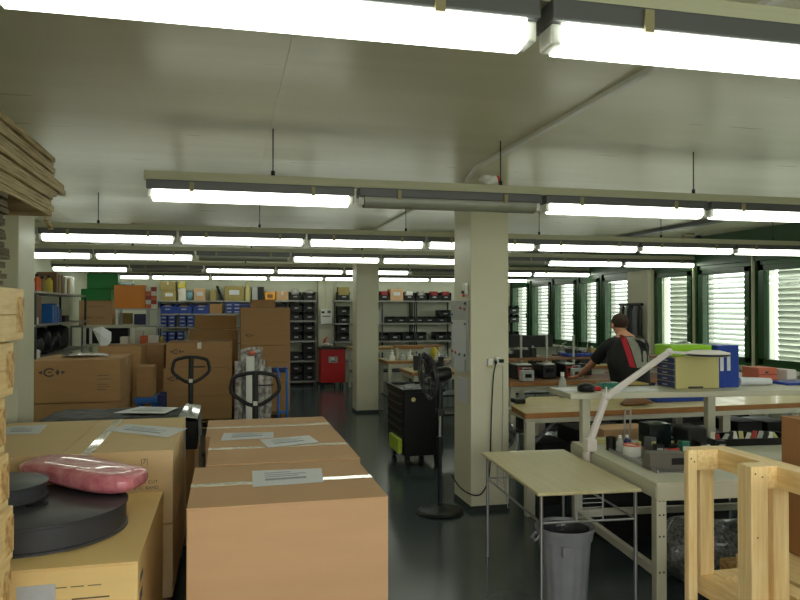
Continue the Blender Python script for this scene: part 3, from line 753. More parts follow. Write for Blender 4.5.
for i, (y, h, m_) in enumerate([(11.2, .3, 'black_matte'), (11.7, .4, 'black_plastic'), (12.3, .35, 'dark_metal'), (12.9, .42, 'black_matte')]):
    o = pillow([(-2.75, y-.2, 1.10), (-2.75, y-.1, 1.10+h*.45), (-2.75, y, 1.09+h*.5), (-2.75, y+.1, 1.10+h*.4), (-2.75, y+.2, 1.10)], [.05, .16, .18, .16, .05], [.02, h*.4, h*.49, h*.38, .02], '', '').build('black_bag', m_)
    tag(o, 'dark bag on the third left wall shelf, %s from the pillar' % ORD[i], 'bag', 'dark bags on the left wall shelf')
for i, (y, h) in enumerate([(10.8, .4), (11.6, .35), (12.4, .42)]):
    tag(bx(-2.85, -2.53, y, y+.5, .551, .55+h).build('black_crate', 'black_plastic', None, .012), 'black crate on the lowest left wall shelf, %s from the pillar' % ORD[i], 'crate', 'black crates on the left wall shelf')

# green and orange boxes
p0, p1 = at(87, 273.5, Y=15), at(118, 289, Y=15)
tag(bx(p0.x, p1.x, 15, 15.4, p1.z+.0, p0.z).build('green_carton', 'green_box', None, .008), 'upper green box on the pile above the cardboard box', 'box')
q0_, q1_ = at(81, 289, Y=14.95), at(111, 300.5, Y=14.95)
tag(bx(q0_.x, q1_.x, 14.95, 15.4, q1_.z, p1.z-.002).build('green_carton', 'green_box', None, .008), 'lower green box resting on the cardboard box, left corner', 'box')
r0, r1 = at(79, 301, Y=14.9), at(112, 325, Y=14.9)
rk = carton('printed cardboard box under the two green boxes', r0.x, r1.x, 14.9, 15.4, r1.z, q1_.z-.002, 'cardboard', lines=[(r0.x+.17, r1.z+.36, .3), (r0.x+.12, r1.z+.14, .14), (r0.x+.32, r1.z+.14, .14)])
t = rack('grey steel rack holding the orange and green boxes at back left', -2.85, -1.3, 14.4, 15.45, (r1.z-.002, .9), 1.43, 'shelf_metal')
p0, p1 = at(114, 285, Y=14.5), at(145, 308.5, Y=14.5)
rack('grey steel frame under the large orange box', p0.x-.02, p1.x+.28, 14.42, 14.9, (p1.z-.002,), p1.z-.03, 'shelf_metal') if False else None
t = thing('steel_stand', 'grey steel stand carrying the large orange box', 'stand', ((p0.x+p1.x)/2, 14.65, 0)); cxs = (p0.x+p1.x)/2
bx(p0.x-cxs, p1.x-cxs+.26, -.2, .2, p1.z-.03, p1.z-.001).build('shelf_board', 'grey_light', t)
for x in (p0.x-cxs+.07, p1.x-cxs+.02, p1.x-cxs+.22):
    for y in (-.2, .17): bx(x, x+.035, y, y+.03, 1.435, p1.z-.03).build('post', 'grey_light', t)
tag(bx(p0.x, p1.x, 14.5, 14.85, p1.z, p0.z).build('orange_carton', 'orange_box', None, .008), 'large plain orange box on the steel stand', 'box')
random.seed(4)
for r_ in range(5):
    for c_ in range(2):
        x = p1.x+.01+c_*.1; z = p1.z+r_*.083
        tag(bx(x, x+.095, 14.5, 14.6, z, z+.08).build('small_carton', ['orange_small', 'box_white', 'red_dull'][(r_+c_) % 3], None, .003), '%s packet beside the orange box, %s row up, %s column' % (['orange', 'white', 'red'][(r_+c_) % 3], ORD[r_], ['left', 'right'][c_]), 'packet', 'small packets beside the orange box')
tag(bx(at(121, 282, Y=14.6).x, at(133, 282, Y=14.6).x, 14.6, 14.8, p0.z+.001, p0.z+.07).build('teal_box', 'bottle_green', None, .006), 'flat teal box lying on the large orange box', 'box')
# white frame table with white torn bag
fx0, fx1 = at(83, 326, Y=13).x, at(135, 326, Y=13).x
t = thing('frame_stand', 'pale metal frame stand behind the torn white bag', 'stand', ((fx0+fx1)/2, 13.3, 0)); a = (fx1-fx0)/2
for x in (-a, a-.04):
    for y in (-.3, .26): bx(x, x+.04, y, y+.04, 0, 1.44).build('leg', 'white', t)
MB().box(-a, a, -.3, -.26, 1.44, 1.48).box(-a, a, .26, .3, 1.44, 1.48).box(-a, -a+.04, -.26, .26, 1.44, 1.48).box(a-.04, a, -.26, .26, 1.44, 1.48).build('top_frame', 'frame_grey', t)
MB().box(-a, a, -.3, .3, 1.12, 1.15).build('shelf_board', 'frame_grey', t)
o = thing('torn_bag', 'torn white paper bag on the box in front of the frame stand', 'bag', (at(102, 345, Y=10.8).x, 10.8, at(102, 346.5, Y=10.6).z))
MB().add([(-.13, 0, .24), (-.02, -.02, .16), (.0, 0, .27), (.12, .02, .19), (.12, 0, .06), (.07, 0, 0), (-.02, 0, 0), (-.07, .02, .10), (0, .06, .08)], [(0, 1, 7), (1, 2, 3), (1, 3, 4), (1, 4, 5), (1, 5, 6), (1, 6, 7), (2, 8, 3), (3, 8, 4), (4, 8, 5), (5, 8, 6), (6, 8, 7), (7, 8, 0), (0, 8, 2), (0, 2, 1)]).build('bag', 'paper', o)
for i, (px, m_, w_, h_, y_) in enumerate([(124, 'box_white', 8, 8, 12.6), (146, 'orange_small', 12, 9, 12.6), (139, 'box_white', 7, 14, 12.9), (153, 'box_white', 10, 9, 12.5), (160, 'cardboard_olive', 7, 8, 12.7)]):
    a_, b_ = at(px-w_/2, 345-h_, Y=y_), at(px+w_/2, 345, Y=y_)
    tag(bx(a_.x, b_.x, y_, y_+.25, b_.z, a_.z).build('small_carton', m_, None, .005), ['small white box behind the torn paper bag', 'orange packet on the cartons left of the blue drawers', 'narrow white box on the cartons by the orange packet', 'white labelled box standing left of the blue drawers', 'khaki box by the lowest blue drawers'][i], 'box')
a_ = at(118, 346, Y=12.5); b_ = at(166, 346, Y=12.5)
tag(bx(a_.x-.1, b_.x, 12.3, 13.0-.02, a_.z-.35, a_.z-.003).build('brown_crate', 'cardboard_dark', None, .006), 'wide brown carton behind the middle boxes holding small packets', 'box')
tag(bx(a_.x-.1, b_.x, 12.31, 12.97, 0.0, a_.z-.355).build('brown_crate', 'cardboard_dark', None, .006), 'lower wide brown carton on the floor behind the middle boxes', 'box')

# ================================================================== BACK WALL RACKS
YR = 16.6
rack('steel rack of blue bins on the back wall', -1.5, .86, YR, YR+.46, (.55, 1.0, 1.36, 1.655, 1.945), 1.95)
rack('black steel rack of black bins left of the red cart', .88, 1.97, YR, YR+.46, (.07+.03, .567, 1.025, 1.49, 1.955), 1.97)
rack('black steel rack of black bins right of the far pillar', 2.40, 4.35, YR, YR+.46, (.55, 1.0, 1.42, 1.955), 1.97, mid=(3.55,))
rack('black steel rack near the window corner', 4.37, 6.6, YR, YR+.46, (.55, 1.0, 1.42, 1.955), 1.97, mid=(5.3,))
def bin_proto(name, m, w, d, h, label_m='grey_light', dip=.35):
    t = thing(name, 'x', 'bin'); b = MB(); th = .008
    b.box(-w/2, w/2, 0, d, 0, th); b.box(-w/2, -w/2+th, 0, d, th, h); b.box(w/2-th, w/2, 0, d, th, h); b.box(-w/2+th, w/2-th, d-th, d, th, h)
    b.box(-w/2+th, w/2-th, 0, th, th, h*(1-dip)); b.box(-w/2, w/2, -.008, 0, h*(1-dip)-.015, h*(1-dip))
    b.build('tub', m, t, .002)
    bx(-w*.16, w*.16, -.012, -.002, h*.36, h*.50).build('label_card', label_m, t)
    return t
bb = bin_proto('storage_bin', 'black_plastic', .27, .4, .195); BBU = [False]
def place_bin(px, z, label, proto=bb, y=YR+.02, flag=BBU, x=None, group='black storage bins on the back racks'):
    loc = (at(px, 320, Y=y).x if x is None else x, y, z)
    if not flag[0]: flag[0] = True; proto.location = loc; proto['label'] = label; proto['group'] = group; return proto
    return dup(proto, None, loc, 0, label, group)
levels = [(1.4905, 2, 'second shelf down'), (1.0255, 2, 'third shelf down'), (.5675, 2, 'fourth shelf down'), (.1005, 2, 'bottom shelf')]
for z, n_, nm_ in levels:
    for r_ in range(2):
        for c_, px in enumerate((282, 296.3, 309.6)):
            if c_ == 0 and z < 1.4: continue
            if nm_.startswith('fourth') and c_ == 1 and r_ == 1: continue
            place_bin(px, z+r_*.205, 'black bin left of red cart, %s, %s row, %s column' % (nm_, ['lower', 'upper'][r_], ['hidden left', 'left', 'right'][c_]))
for c_, px in enumerate((295.3, 309.6)):
    place_bin(px, 1.957, 'black bin of white parts, %s of the pair near the electrical box' % ['left', 'right'][c_])
    heap = MB().ell((at(px, 300, Y=YR+.2).x, YR+.22, 2.14), (.11, .13, .06 if c_ else .09)); tag(heap.build('parts_bag', 'wrap_white'), 'white plastic bag in the %s open bin on the rack by the wall box' % ['left', 'right'][c_], 'bag')
for i, (px, z) in enumerate([(344, 1.4205), (344, 1.6255), (343.5, 1.0005), (343.5, 1.2055), (344, 1.957)]):
    place_bin(px, z, ['black bin left of the far pillar, lower on the second shelf', 'black bin left of the far pillar, upper on the second shelf', 'black bin left of the far pillar, lower on the third shelf', 'black bin left of the far pillar, upper on the third shelf', 'black bin on the rack top left of the far pillar'][i])
o = carton('small carton in the bin on the rack top left of the far pillar', at(339, 0, Y=YR).x, at(350, 0, Y=YR).x, YR+.08, YR+.3, 2.02, 2.27, 'cardboard_olive')
top = [(384.5, 'red_dull', 'red'), (409.5, 'white', 'white'), (421.5, 'wrap_white', 'clear'), (434.5, 'red_dull', 'red'), (446, 'red_dull', 'dark red')]
for i, (px, m_, cn) in enumerate(top):
    place_bin(px, 1.957, 'black bin with %s contents on the right rack top, %s from the far pillar' % (cn, ORD[i]))
    x = at(px, 300, Y=YR+.1).x
    tag(bx(x-.09, x+.09, YR+.1, YR+.3, 1.975, 2.18).build('parts_packet', m_, None, .02), '%s packet in a black bin, right rack top, %s from the pillar' % (cn, ORD[i]), 'packet', 'packets in the bins on the right rack')
a_, b_ = at(390.5, 289, Y=YR), at(403.5, 301, Y=YR)
o = carton('cardboard box between black bins on the right rack top', a_.x, b_.x, YR+.02, YR+.35, 1.957, a_.z, 'cardboard')
bx(-.08, .08, -.172, -.166, .12, .2).build('label_card', 'paper', o)
low = bin_proto('storage_bin', 'black_plastic', .27, .4, .15, dip=.3); LU = [False]
for i, px in enumerate((390, 401.5, 412, 420, 430, 442, 446)):
    z = 1.422; place_bin(px, z, 'low black bin on the right rack second shelf, %s from the far pillar' % ORD[i], low, flag=LU, x=at(px, 320, Y=YR).x+(i == 6)*.2, group='low black bins on the right racks')
place_bin(445.5, 1.58, 'low black bin stacked on another by the whiteboard', low, flag=LU, group='low black bins on the right racks')
for i, px in enumerate((382.5, 395, 408, 421, 441, 452)):
    place_bin(px, 1.002, 'black bin on the right rack third shelf, %s from the far pillar' % ORD[i])
tag(bx(at(380, 0, Y=YR).x-.1, at(380, 0, Y=YR).x+.12, YR+.05, YR+.3, 1.422, 1.73).build('file_stack', 'grey_light', None, .004), 'grey files on the right rack beside the far pillar', 'files')
# window corner rack contents
a_, b_ = at(509, 287.5, Y=YR), at(520, 300, Y=YR)
o = carton('brown box with a white label on the corner rack by the windows', a_.x, 6.58, YR+.02, YR+.35, 1.957, a_.z, 'cardboard_dark'); bx(-.1, .08, -.172, -.166, .1, .2).build('label_card', 'paper', o)
for i, (px, z) in enumerate([(514, 1.422), (514, 1.64), (514, 1.002), (505, 1.422), (505, 1.002)]):
    place_bin(px, z, 'black bin on the corner rack by the windows, ' + ['lower of two on the second shelf', 'upper of two on the second shelf', 'right one on the third shelf', 'left one on the second shelf', 'left one on the third shelf'][i])
# blue bins
bl = bin_proto('blue_bin', 'blue_plastic', .34, .4, .22, dip=.3); BU = [False]
for i, px in enumerate((167.6, 183.8, 201)):
    place_bin(px, 1.657, 'large blue open bin on the back rack, %s from the left' % ORD[i], bl, flag=BU, group='large blue bins on the back rack')
    x = at(px, 310, Y=YR+.1).x
    tag(MB().ell((x, YR+.15, 1.657+.15), (.1, .08, .06)).build('parts_heap', 'wrap_white' if i != 1 else 'cardboard_olive'), 'pile of small bagged parts in the %s large blue bin' % ORD[i], 'parts', None, 'stuff')
def drawer_cab(rows, cols_, w, h):
    t = thing('drawer_cabinet', 'x', 'drawer cabinet'); bx(-w/2, w/2, 0, .3, 0, h).build('casing', 'blue_dark', t)
    for r_ in range(rows):
        for c_ in range(cols_):
            dw, dh = w/cols_, h/rows; x = -w/2+dw*(c_+.5); z = dh*(r_+.5)
            d_ = bx(x-dw*.44, x+dw*.44, -.012, 0, z-dh*.42, z+dh*.42).build('drawer', 'blue_plastic', t, .003)
            bx(x-dw*.3, x+dw*.3, -.016, -.011, z-dh*.2, z+dh*.1).build('label_card', 'grey_light', d_)
    return t
d1 = drawer_cab(3, 1, .15, .255)
pos = [(163.6, 1.361), (171.8, 1.361), (182.3, 1.361), (190.5, 1.361), (163.6, 1.001), (171.8, 1.001), (180.3, 1.001)]
for i, (px, z) in enumerate(pos):
    lab = 'small blue drawer cabinet on the %s rack level, %s from the left' % (['third', 'fourth'][i > 3], ORD[i % 4])
    loc = (at(px, 320, Y=YR).x, YR+.02, z)
    if i == 0: d1.location = loc; d1['label'] = lab; d1['group'] = 'small blue drawer cabinets'
    else: dup(d1, None, loc, 0, lab, 'small blue drawer cabinets')
d2 = drawer_cab(3, 2, .34, .24); d2.location = (at(233, 320, Y=YR).x, YR+.02, 1.657); d2['label'] = 'blue cabinet of six labelled drawers right of the open blue bins'
tag(bx(at(241.5, 0, Y=YR).x, at(252, 0, Y=YR).x, YR+.02, YR+.4, 1.657, 1.87).build('blue_case', 'blue_dark', None, .01), 'dark blue case right of the six drawer cabinet', 'case')
tag(bx(at(276, 0, Y=YR).x-.2, at(276, 0, Y=YR).x-.02, YR+.02, YR+.4, 1.4915, 1.66).build('black_case', 'black_plastic', None, .01), 'black case just right of the tall brown stack top', 'case')
o = carton('open brown box on the blue bin shelf', at(210.5, 0, Y=YR).x, at(223, 0, Y=YR).x, YR+.02, YR+.4, 1.657, 1.87, 'cardboard_dark')
MB().ell((0, -.05, .2), (.1, .1, .05)).build('white_filling', 'wrap_white', o)
# items on top of the blue rack
tops = [(160, 175.5, 281.5, 290, 'cardboard_olive', 'khaki box stacked highest at the left end of the back rack', 'box'),
        (162, 176, 290.2, 300.4, 'cardboard_olive', 'khaki box with a pale label at the left end of the rack top', 'box'),
        (178, 185, 281.5, 288, 'yellow_tape', 'small yellow box on the white one on the rack top', 'box'),
        (178.5, 186, 288.3, 300.4, 'box_white', 'white box beside the light blue bag on the rack top', 'box'),
        (194, 205.5, 288.5, 300.4, 'cardboard', 'small cardboard box with a white label on the rack top', 'box'),
        (210, 216, 290, 300.4, 'cardboard_olive', 'khaki packet by the leaning dark tool', 'packet'),
        (225, 243.5, 286, 300.4, 'cardboard_olive', 'larger tan box with centred white label on the rack top', 'box'),
        (252, 257.5, 287, 300.4, 'grey_light', 'silver grey file standing left of the black one', 'file'),
        (258.2, 264, 286.8, 300.4, 'black_plastic', 'black file box standing beside the silver file', 'file'),
        (264.8, 275.5, 292, 300.4, 'amber_bin', 'amber yellow bin on the back rack top', 'bin'),
        (276.3, 288.5, 291, 300.4, 'cardboard', 'low tan box right of the amber bin', 'box')]
for (a, b, t0, t1, m_, lab, cat) in tops:
    p = at(a, t0, Y=YR+.02); q = at(b, t1, Y=YR+.02)
    z0 = 1.946 if t1 > 300 else q.z; zt = max(p.z, z0+.05)
    if p.x > .86 - .1: z0 = 1.956
    t = thing(cat+'_on_rack' if False else {'box': 'carton', 'packet': 'packet', 'file': 'file_box', 'bin': 'small_bin'}[cat], lab, cat, ((p.x+q.x)/2, YR+.2, z0)); hw = (q.x-p.x)/2
    bx(-hw, hw, -.17, .15, 0, zt-z0).build('body', m_, t, .006)
    if 'label' in lab: bx(-hw*.55, hw*.55, -.174, -.169, (zt-z0)*.4, (zt-z0)*.72).build('label_card', 'paper', t)
    elif cat == 'box': bx(-.02, .02, -.173, -.169, (zt-z0)*.6, (zt-z0)).build('tape_strip', 'tape_clear', t)
    elif cat == 'bin': bx(-hw*.5, hw*.5, -.174, -.169, (zt-z0)*.3, (zt-z0)*.7).build('opening', 'brown', t)
p = at(189.5, 295, Y=YR+.1)
tag(MB().ell((p.x, YR+.15, 2.06), (.1, .09, .11)).build('blue_bag', 'grey_light'), 'rounded light blue grey bag on the rack top', 'bag')
M['blue_bag_m'] = mat('blue_bag_m', S(120, 160, 175), .5); bpy.data.objects['blue_bag'].data.materials[0] = M['blue_bag_m']
p = at(217, 286, Y=YR+.1); q = at(222.5, 300, Y=YR+.1)
t = thing('leaning_tool', 'dark tool leaning diagonally on the back rack top', 'tool', (q.x, YR+.1, 1.946))
MB().beam((p.x-q.x, .1, p.z-1.946), (0, 0, .01), .05, .03).build('shaft', 'dark_metal', t); MB().box(-.06, -.01, -.02, .02, 0, .12).build('grip', 'rubber', t)
bottle('beige container with narrow neck on the back rack top', at(248, 290, Y=YR).x, YR+.15, 1.946, .08, .42, 'beige', 'beige', cat='container', name='container')
# wall box between racks
p, q = at(320, 309, Y=16.88), at(331.5, 324, Y=16.88)
t = thing('wall_cabinet', 'white electrical box on the back wall pillar above the red cart', 'electrical box', ((p.x+q.x)/2, 16.895, q.z)); hw = (q.x-p.x)/2
bx(-hw, hw, -.1, 0, 0, p.z-q.z).build('casing', 'white', t, .006)
bx(-hw*.8, -hw*.3, -.105, -.1, (p.z-q.z)*.72, (p.z-q.z)*.85).build('switch', 'black_plastic', t); bx(hw*.2, hw*.8, -.105, -.1, (p.z-q.z)*.72, (p.z-q.z)*.9).build('switch', 'grey_plastic', t)
bx(-hw*.7, hw*.7, -.104, -.1, (p.z-q.z)*.48, (p.z-q.z)*.55).build('slot', 'grey_plastic', t)
MB().tube([(0, -.04, p.z-q.z), (0, -.04, ZC-q.z)], .012, 8).build('conduit', 'paint_wall', t)

# ------------------------------------------------------------------ red workshop cart
t = thing('tool_cart', 'red metal workshop cart on castors in front of the back wall', 'tool cart', (2.28, 16.1, 0))
bx(-.27, .27, -.2, .25, .12, .86).build('cabinet', 'red', t, .01)
bx(-.29, .29, -.22, .27, .86, .90).build('worktop', 'black_plastic', t, .008)
for x in (-.22, .22):
    for y in (-.15, .2): MB().tube([(x-.015, y, .05), (x+.015, y, .05)], .05, 16).box(x-.012, x+.012, y-.02, y+.02, .05, .12).build('castor', 'rubber', t)
lb = bx(-.1, .1, -.204, -.2, .56, .70).build('badge_plate', 'grey_light', t)
e = MB(); n_ = 20
e.add([(.055*math.cos(2*PI*i/n_), -.2052, .655+.025*math.sin(2*PI*i/n_)) for i in range(n_)], [tuple(range(n_))]); e.build('badge_oval', 'white', lb)
e = MB(); e.add([(.01, -.206, .655), (.06, -.206, .668), (.06, -.206, .642)], [(0, 1, 2)]).box(-.05, .05, -.206, -.2045, .585, .60); e.build('badge_mark', 'ink', lb)
t2 = MB().ell((2.15, 16.05, .95), (.14, .1, .05)); tag(t2.build('white_cloth', 'wrap_white'), 'crumpled white cloth on the red cart', 'cloth')
t2 = MB().tube([(2.1, 16.1, .90), (2.12, 16.1, 1.06), (2.18, 16.12, 1.13)], [.05, .03, .015], 8); tag(t2.build('red_hand_tool', 'red_dull'), 'reddish hand tool standing on the red cart', 'tool')
# small table right of red cart
def simple_bench(label, x0, x1, y0, y1, z, th=.045, top='bench_top', edge='bench_edge', frame='frame_grey', legs=.06, shelf=None, name='workbench'):
    t = thing(name, label, 'workbench', ((x0+x1)/2, (y0+y1)/2, 0)); a, b = (x1-x0)/2, (y1-y0)/2
    bx(-a, a, -b, b, z-th, z-.004).build('worktop', edge, t, .003); bx(-a+.002, a-.002, -b+.002, b-.002, z-.004, z).build('top_surface', top, t)
    for sx in (-1, 1):
        for sy in (-1, 1):
            x = sx*(a-.06); y = sy*(b-.06); bx(x-legs/2, x+legs/2, y-legs/2, y+legs/2, 0, z-th-.06).build('leg', frame, t)
    MB().box(-a+.03, a-.03, -b+.03, -b+.07, z-th-.06, z-th).box(-a+.03, a-.03, b-.07, b-.03, z-th-.06, z-th).box(-a+.03, -a+.07, -b+.07, b-.07, z-th-.06, z-th).box(a-.07, a-.03, -b+.07, b-.07, z-th-.06, z-th).build('frame', frame, t)
    if shelf: bx(-a+.05, a-.05, -b+.1, b-.05, shelf-.03, shelf).build('lower_shelf', 'shelf_dark', t)
    return t
simple_bench('wood topped bench right of the red cart by the far pillar', 2.60, 4.2, 15.3, 16.0, .92, shelf=.4)

# ------------------------------------------------------------------ far bench D1 with riser, between pillars
simple_bench('far wood topped bench just right of the far pillar', 2.56, 5.6, 11.6, 12.4, .90, shelf=.3)
t = thing('bench_riser', 'raised wooden shelf standing at the back of the far bench', 'shelf', (3.25, 12.25, .9))
bx(-.42, .42, -.1, .12, .19, .225).build('shelf_board', 'bench_edge', t)
for x in (-.4, .36): bx(x, x+.04, -.08, .1, 0, .19).build('support', 'frame_grey', t)
tag(MB().ell((3.5, 12.05, 1.0), (.07, .07, .1)).build('yellow_bag', 'yellow_tape'), 'yellow bag standing at the right end of the raised shelf', 'bag')
random.seed(17)
for i in range(12):
    x = 2.68+i*.17+random.uniform(-.03, .03); r_ = random.uniform(.045, .075); h = random.uniform(.06, .14); y = 11.75+random.uniform(0, .3)
    m_ = random.choice(['black_plastic', 'steel', 'dark_metal', 'grey_light', 'black_matte', 'white'])
    t = thing('machine_part', 'small %s machine part on the far bench, %s from the far pillar' % ({'black_plastic': 'black', 'steel': 'steel', 'dark_metal': 'dark metal', 'grey_light': 'grey', 'black_matte': 'matt black', 'white': 'white'}[m_], ORD[i]), 'machine part', (x, y, .901), 0, 'machine parts on the far bench')
    MB().lathe([(0, 0), (r_, 0), (r_, h*.5), (r_*.6, h*.55), (r_*.6, h), (0, h)], n=14).build('body', m_, t)
    MB().lathe([(0, h), (r_*.35, h), (r_*.3, h+.04), (0, h+.04)], n=10).build('cap', 'steel' if m_ != 'steel' else 'black_plastic', t)
# bench D2, nearer
simple_bench('narrow wood topped bench behind the black tool cart', 2.45, 3.9, 9.5, 10.3, .9, shelf=.3)
for i in range(9):
    x = 2.6+i*.125; w_ = random.uniform(.04, .055); h = random.uniform(.06, .22); y = 9.75+random.uniform(0, .3); m_ = ['black_plastic', 'steel', 'dark_metal', 'black_matte', 'wrap_white', 'grey_light', 'black_plastic', 'dark_metal', 'black_matte'][i]
    t = thing('equipment_part', 'piece of %s equipment on the bench behind the tool cart, %s from the left' % ({'black_plastic': 'black', 'steel': 'steel', 'dark_metal': 'dark metal', 'black_matte': 'matt black', 'wrap_white': 'film wrapped', 'grey_light': 'grey'}[m_], ORD[i]), 'equipment', (x, y, .901), random.uniform(-.4, .4), 'equipment on the bench behind the cart')
    bx(-w_, w_, -w_, w_, 0, h).build('casing', m_, t, .01); MB().cyl((0, 0), w_*.4, h, h+.03, 12).build('knob', 'steel', t)
tag(bx(3.6, 3.88, 9.9, 10.2, .901, 1.35).build('black_cabinet', 'black_matte', None, .01), 'tall black cabinet on the bench beside the near pillar', 'cabinet')
t = MB(); p = at(388, 408, Y=9.3)
t = thing('waste_bin', 'grey bin on the floor under the far bench', 'bin', (2.58, 10.9, 0)); MB().lathe([(0, 0), (.14, 0), (.17, .55), (.18, .55), (.18, .57), (.16, .57), (.13, .03), (0, .03)], n=20).build('tub', 'grey_plastic', t); MB().lathe([(.175, .56), (.19, .56), (.19, .59), (.175, .59), (.175, .56)], n=20).build('rim', 'grey_plastic', t)

# ------------------------------------------------------------------ black tool cart
t = thing('tool_trolley', 'black drawer tool trolley on castors behind the standing fan', 'tool trolley', (2.13, 8.15, 0), R(0))
bx(-.23, .23, -.4, .4, .13, .84).build('cabinet', 'black_plastic', t, .012)
for i in range(7):
    z = .17+i*.09; d_ = bx(-.242, -.23, -.37, .37, z, z+.082).build('drawer', 'black_plastic', t, .004)
    bx(-.252, -.242, -.33, .33, z+.06, z+.074).build('drawer_pull', 'dark_metal', d_)
MB().box(-.25, .25, -.42, -.39, .84, .875).box(-.25, .25, .39, .42, .84, .875).box(-.25, -.22, -.39, .39, .84, .875).box(.22, .25, -.39, .39, .84, .875).box(-.22, .22, -.39, .39, .835, .845).build('tray_rim', 'black_plastic', t, .006)
MB().tube([(.24, -.3, .85), (.3, -.3, .93), (.3, .3, .93), (.24, .3, .85)], .014, 8).build('push_handle', 'dark_metal', t)
MB().lathe([(0, 0), (.024, 0), (.024, .006), (0, .006)], c=(-.12, -.4, .76), mx=Matrix.Rotation(PI/2, 4, 'X')).build('round_badge', 'beige', t)
MB().box(-.30, -.253, -.42, .05, .17, .33).build('side_tray', 'lime_soft', t, .01)
for x in (-.17, .17):
    for y in (-.33, .33): MB().tube([(x-.018, y, .06), (x+.018, y, .06)], .06, 18).box(x-.022, x+.022, y-.02, y+.05, .07, .13).build('castor', 'rubber', t)
random.seed(6)
for i in range(8):
    x = 2.13+random.uniform(-.16, .12); y = 7.85+i*.075
    tag(MB().beam((x-.06, y, .856), (x+.07, y+random.uniform(-.03, .03), .86), .025, .014).build('spanner', 'steel', None, .002), 'steel spanner in the tray of the black tool trolley, %s from the front' % ORD[i], 'spanner', 'spanners in the tool trolley tray')

# ------------------------------------------------------------------ pedestal fan
t = thing('pedestal_fan', 'black pedestal fan standing left of the near pillar', 'fan', (1.80, 6.02, 0))
MB().lathe([(0, 0), (.20, 0), (.205, .012), (.19, .03), (.06, .045), (.04, .06), (0, .06)], n=48).build('base', 'black_plastic', t)
MB().tube([(0, 0, .05), (0, 0, .62)], .019, 14).build('pole', 'dark_metal', t)
MB().tube([(0, 0, .6), (0, 0, 1.12)], .012, 12).build('upper_pole', 'steel', t)
MB().tube([(0, 0, .58), (0, 0, .66)], .028, 14).build('height_collar', 'black_plastic', t)
MB().tube([(0, 0, .86), (0, 0, 1.14)], .024, 12).box(-.03, .03, -.035, .035, .84, .90).build('control_neck', 'black_plastic', t, .003)
ax = Vector((-.985, -.06, -.10)).normalized(); q = ax.to_track_quat('Z', 'Y').to_matrix().to_4x4()
hc = Vector((.0, 0, 1.20)) 
MB().lathe([(0, -.1), (.05, -.095), (.065, -.05), (.065, .04), (.045, .07), (0, .07)], c=hc, mx=q, n=24).build('motor', 'black_plastic', t)
fc = hc+ax*.1
g = MB()
def ring(rr, dz, tr): return [fc+(q @ Vector((rr*math.cos(2*PI*i/36), rr*math.sin(2*PI*i/36), dz))) for i in range(36)]
for rr, dz in ((.2, 0), (.205, .015), (.15, .05), (.15, -.035), (.09, .062), (.07, -.045)): g.tube(ring(rr, dz, 0), .003 if rr < .19 else .006, 6, closed=True)
for i in range(36):
    a = 2*PI*i/36; cs, sn = math.cos(a), math.sin(a)
    g.tube([fc+(q @ Vector((r_*cs, r_*sn, z_))) for r_, z_ in ((.03, .066), (.09, .062), (.15, .05), (.19, .03), (.203, .01))], .0016, 5)
    g.tube([fc+(q @ Vector((r_*cs, r_*sn, z_))) for r_, z_ in ((.05, -.05), (.12, -.042), (.18, -.02), (.2, 0))], .0016, 5)
g.lathe([(0, .068), (.04, .068), (.04, .06), (0, .06)], c=fc, mx=q, n=20); g.build('guard', 'fan_guard', t)
for k in range(4):
    b = MB(); a0 = k*PI/2; vs = []
    for i in range(6):
        r_ = .02+.15*i/5; wd = .12+.28*math.sin(PI*min(1, (i+1)/6))
        for s_ in (-1, 0, 1): vs.append(fc+(q @ Vector((r_*math.cos(a0+s_*wd), r_*math.sin(a0+s_*wd), .005+s_*.018))))
    b.add(vs, [(i*3+j, i*3+j+1, i*3+j+4, i*3+j+3) for i in range(5) for j in range(2)], 0, True)
    b.build('blade', 'dark_metal', t).modifiers.new('s', 'SOLIDIFY').thickness = .003
# ------------------------------------------------------------------ near pillar: notice board, papers, sockets, cables
XP = 2.07-.004
def wy(py, z): return py
t = thing('notice_board', 'grey magnetic notice board with papers on the near pillar side', 'notice board', (XP, 6.25, 1.22))
bx(-.014, 0, -.22, .24, 0, .63).build('panel', 'grey_light', t, .003)
bx(-.0175, -.015, -.2, .2, .10, .45).build('paper_sheet', 'paper', t); bx(-.019, -.0178, -.16, .14, -.02, .16).build('lower_sheet', 'paper', t)
mp_ = [(-.19, .60, 'ink'), (-.17, .55, 'red'), (-.05, .56, 'red'), (.19, .5, 'blue_plastic'), (.19, .42, 'ink'), (-.19, .42, 'ink'), (.18, .16, 'red'), (.08, .15, 'red'), (-.03, .14, 'ink'), (-.18, .14, 'ink')]
for y_, z_, m_ in mp_: MB().tube([(-.0175, y_, z_), (-.028, y_, z_)], .011, 12).build('magnet', m_, t)
t = thing('wall_hook', 'small thermostat with hooks at the top of the notice board', 'thermostat', (XP, 6.08, 1.90)); bx(-.03, 0, -.04, .04, 0, .1).build('casing', 'white', t, .004); MB().tube([(-.03, 0, .02), (-.045, 0, .02)], .015, 10).build('dial', 'black_plastic', t); MB().tube([(-.03, -.03, -.01), (-.05, -.03, -.01)], .012, 10).build('knob', 'red', t)
t = tag(bx(XP-.004, XP, 6.06, 6.34, .93, 1.15).build('taped_paper', 'paper'), 'single paper sheet taped to the near pillar below the notice board', 'paper')
t = thing('power_outlet', 'pair of white power sockets on the near pillar front', 'socket', (2.27, 5.976, 1.28))
for x, z_ in ((-.03, .02), (.045, .03)): bx(x-.022, x+.022, -.03, 0, z_-.03, z_+.035).build('socket_box', 'white', t, .004)
MB().tube([(.02, -.03, .03), (.015, -.045, .03), (.015, -.05, .01)], .012, 10).box(.05, .085, -.06, -.03, .02, .05).build('plug', 'black_plastic', t)
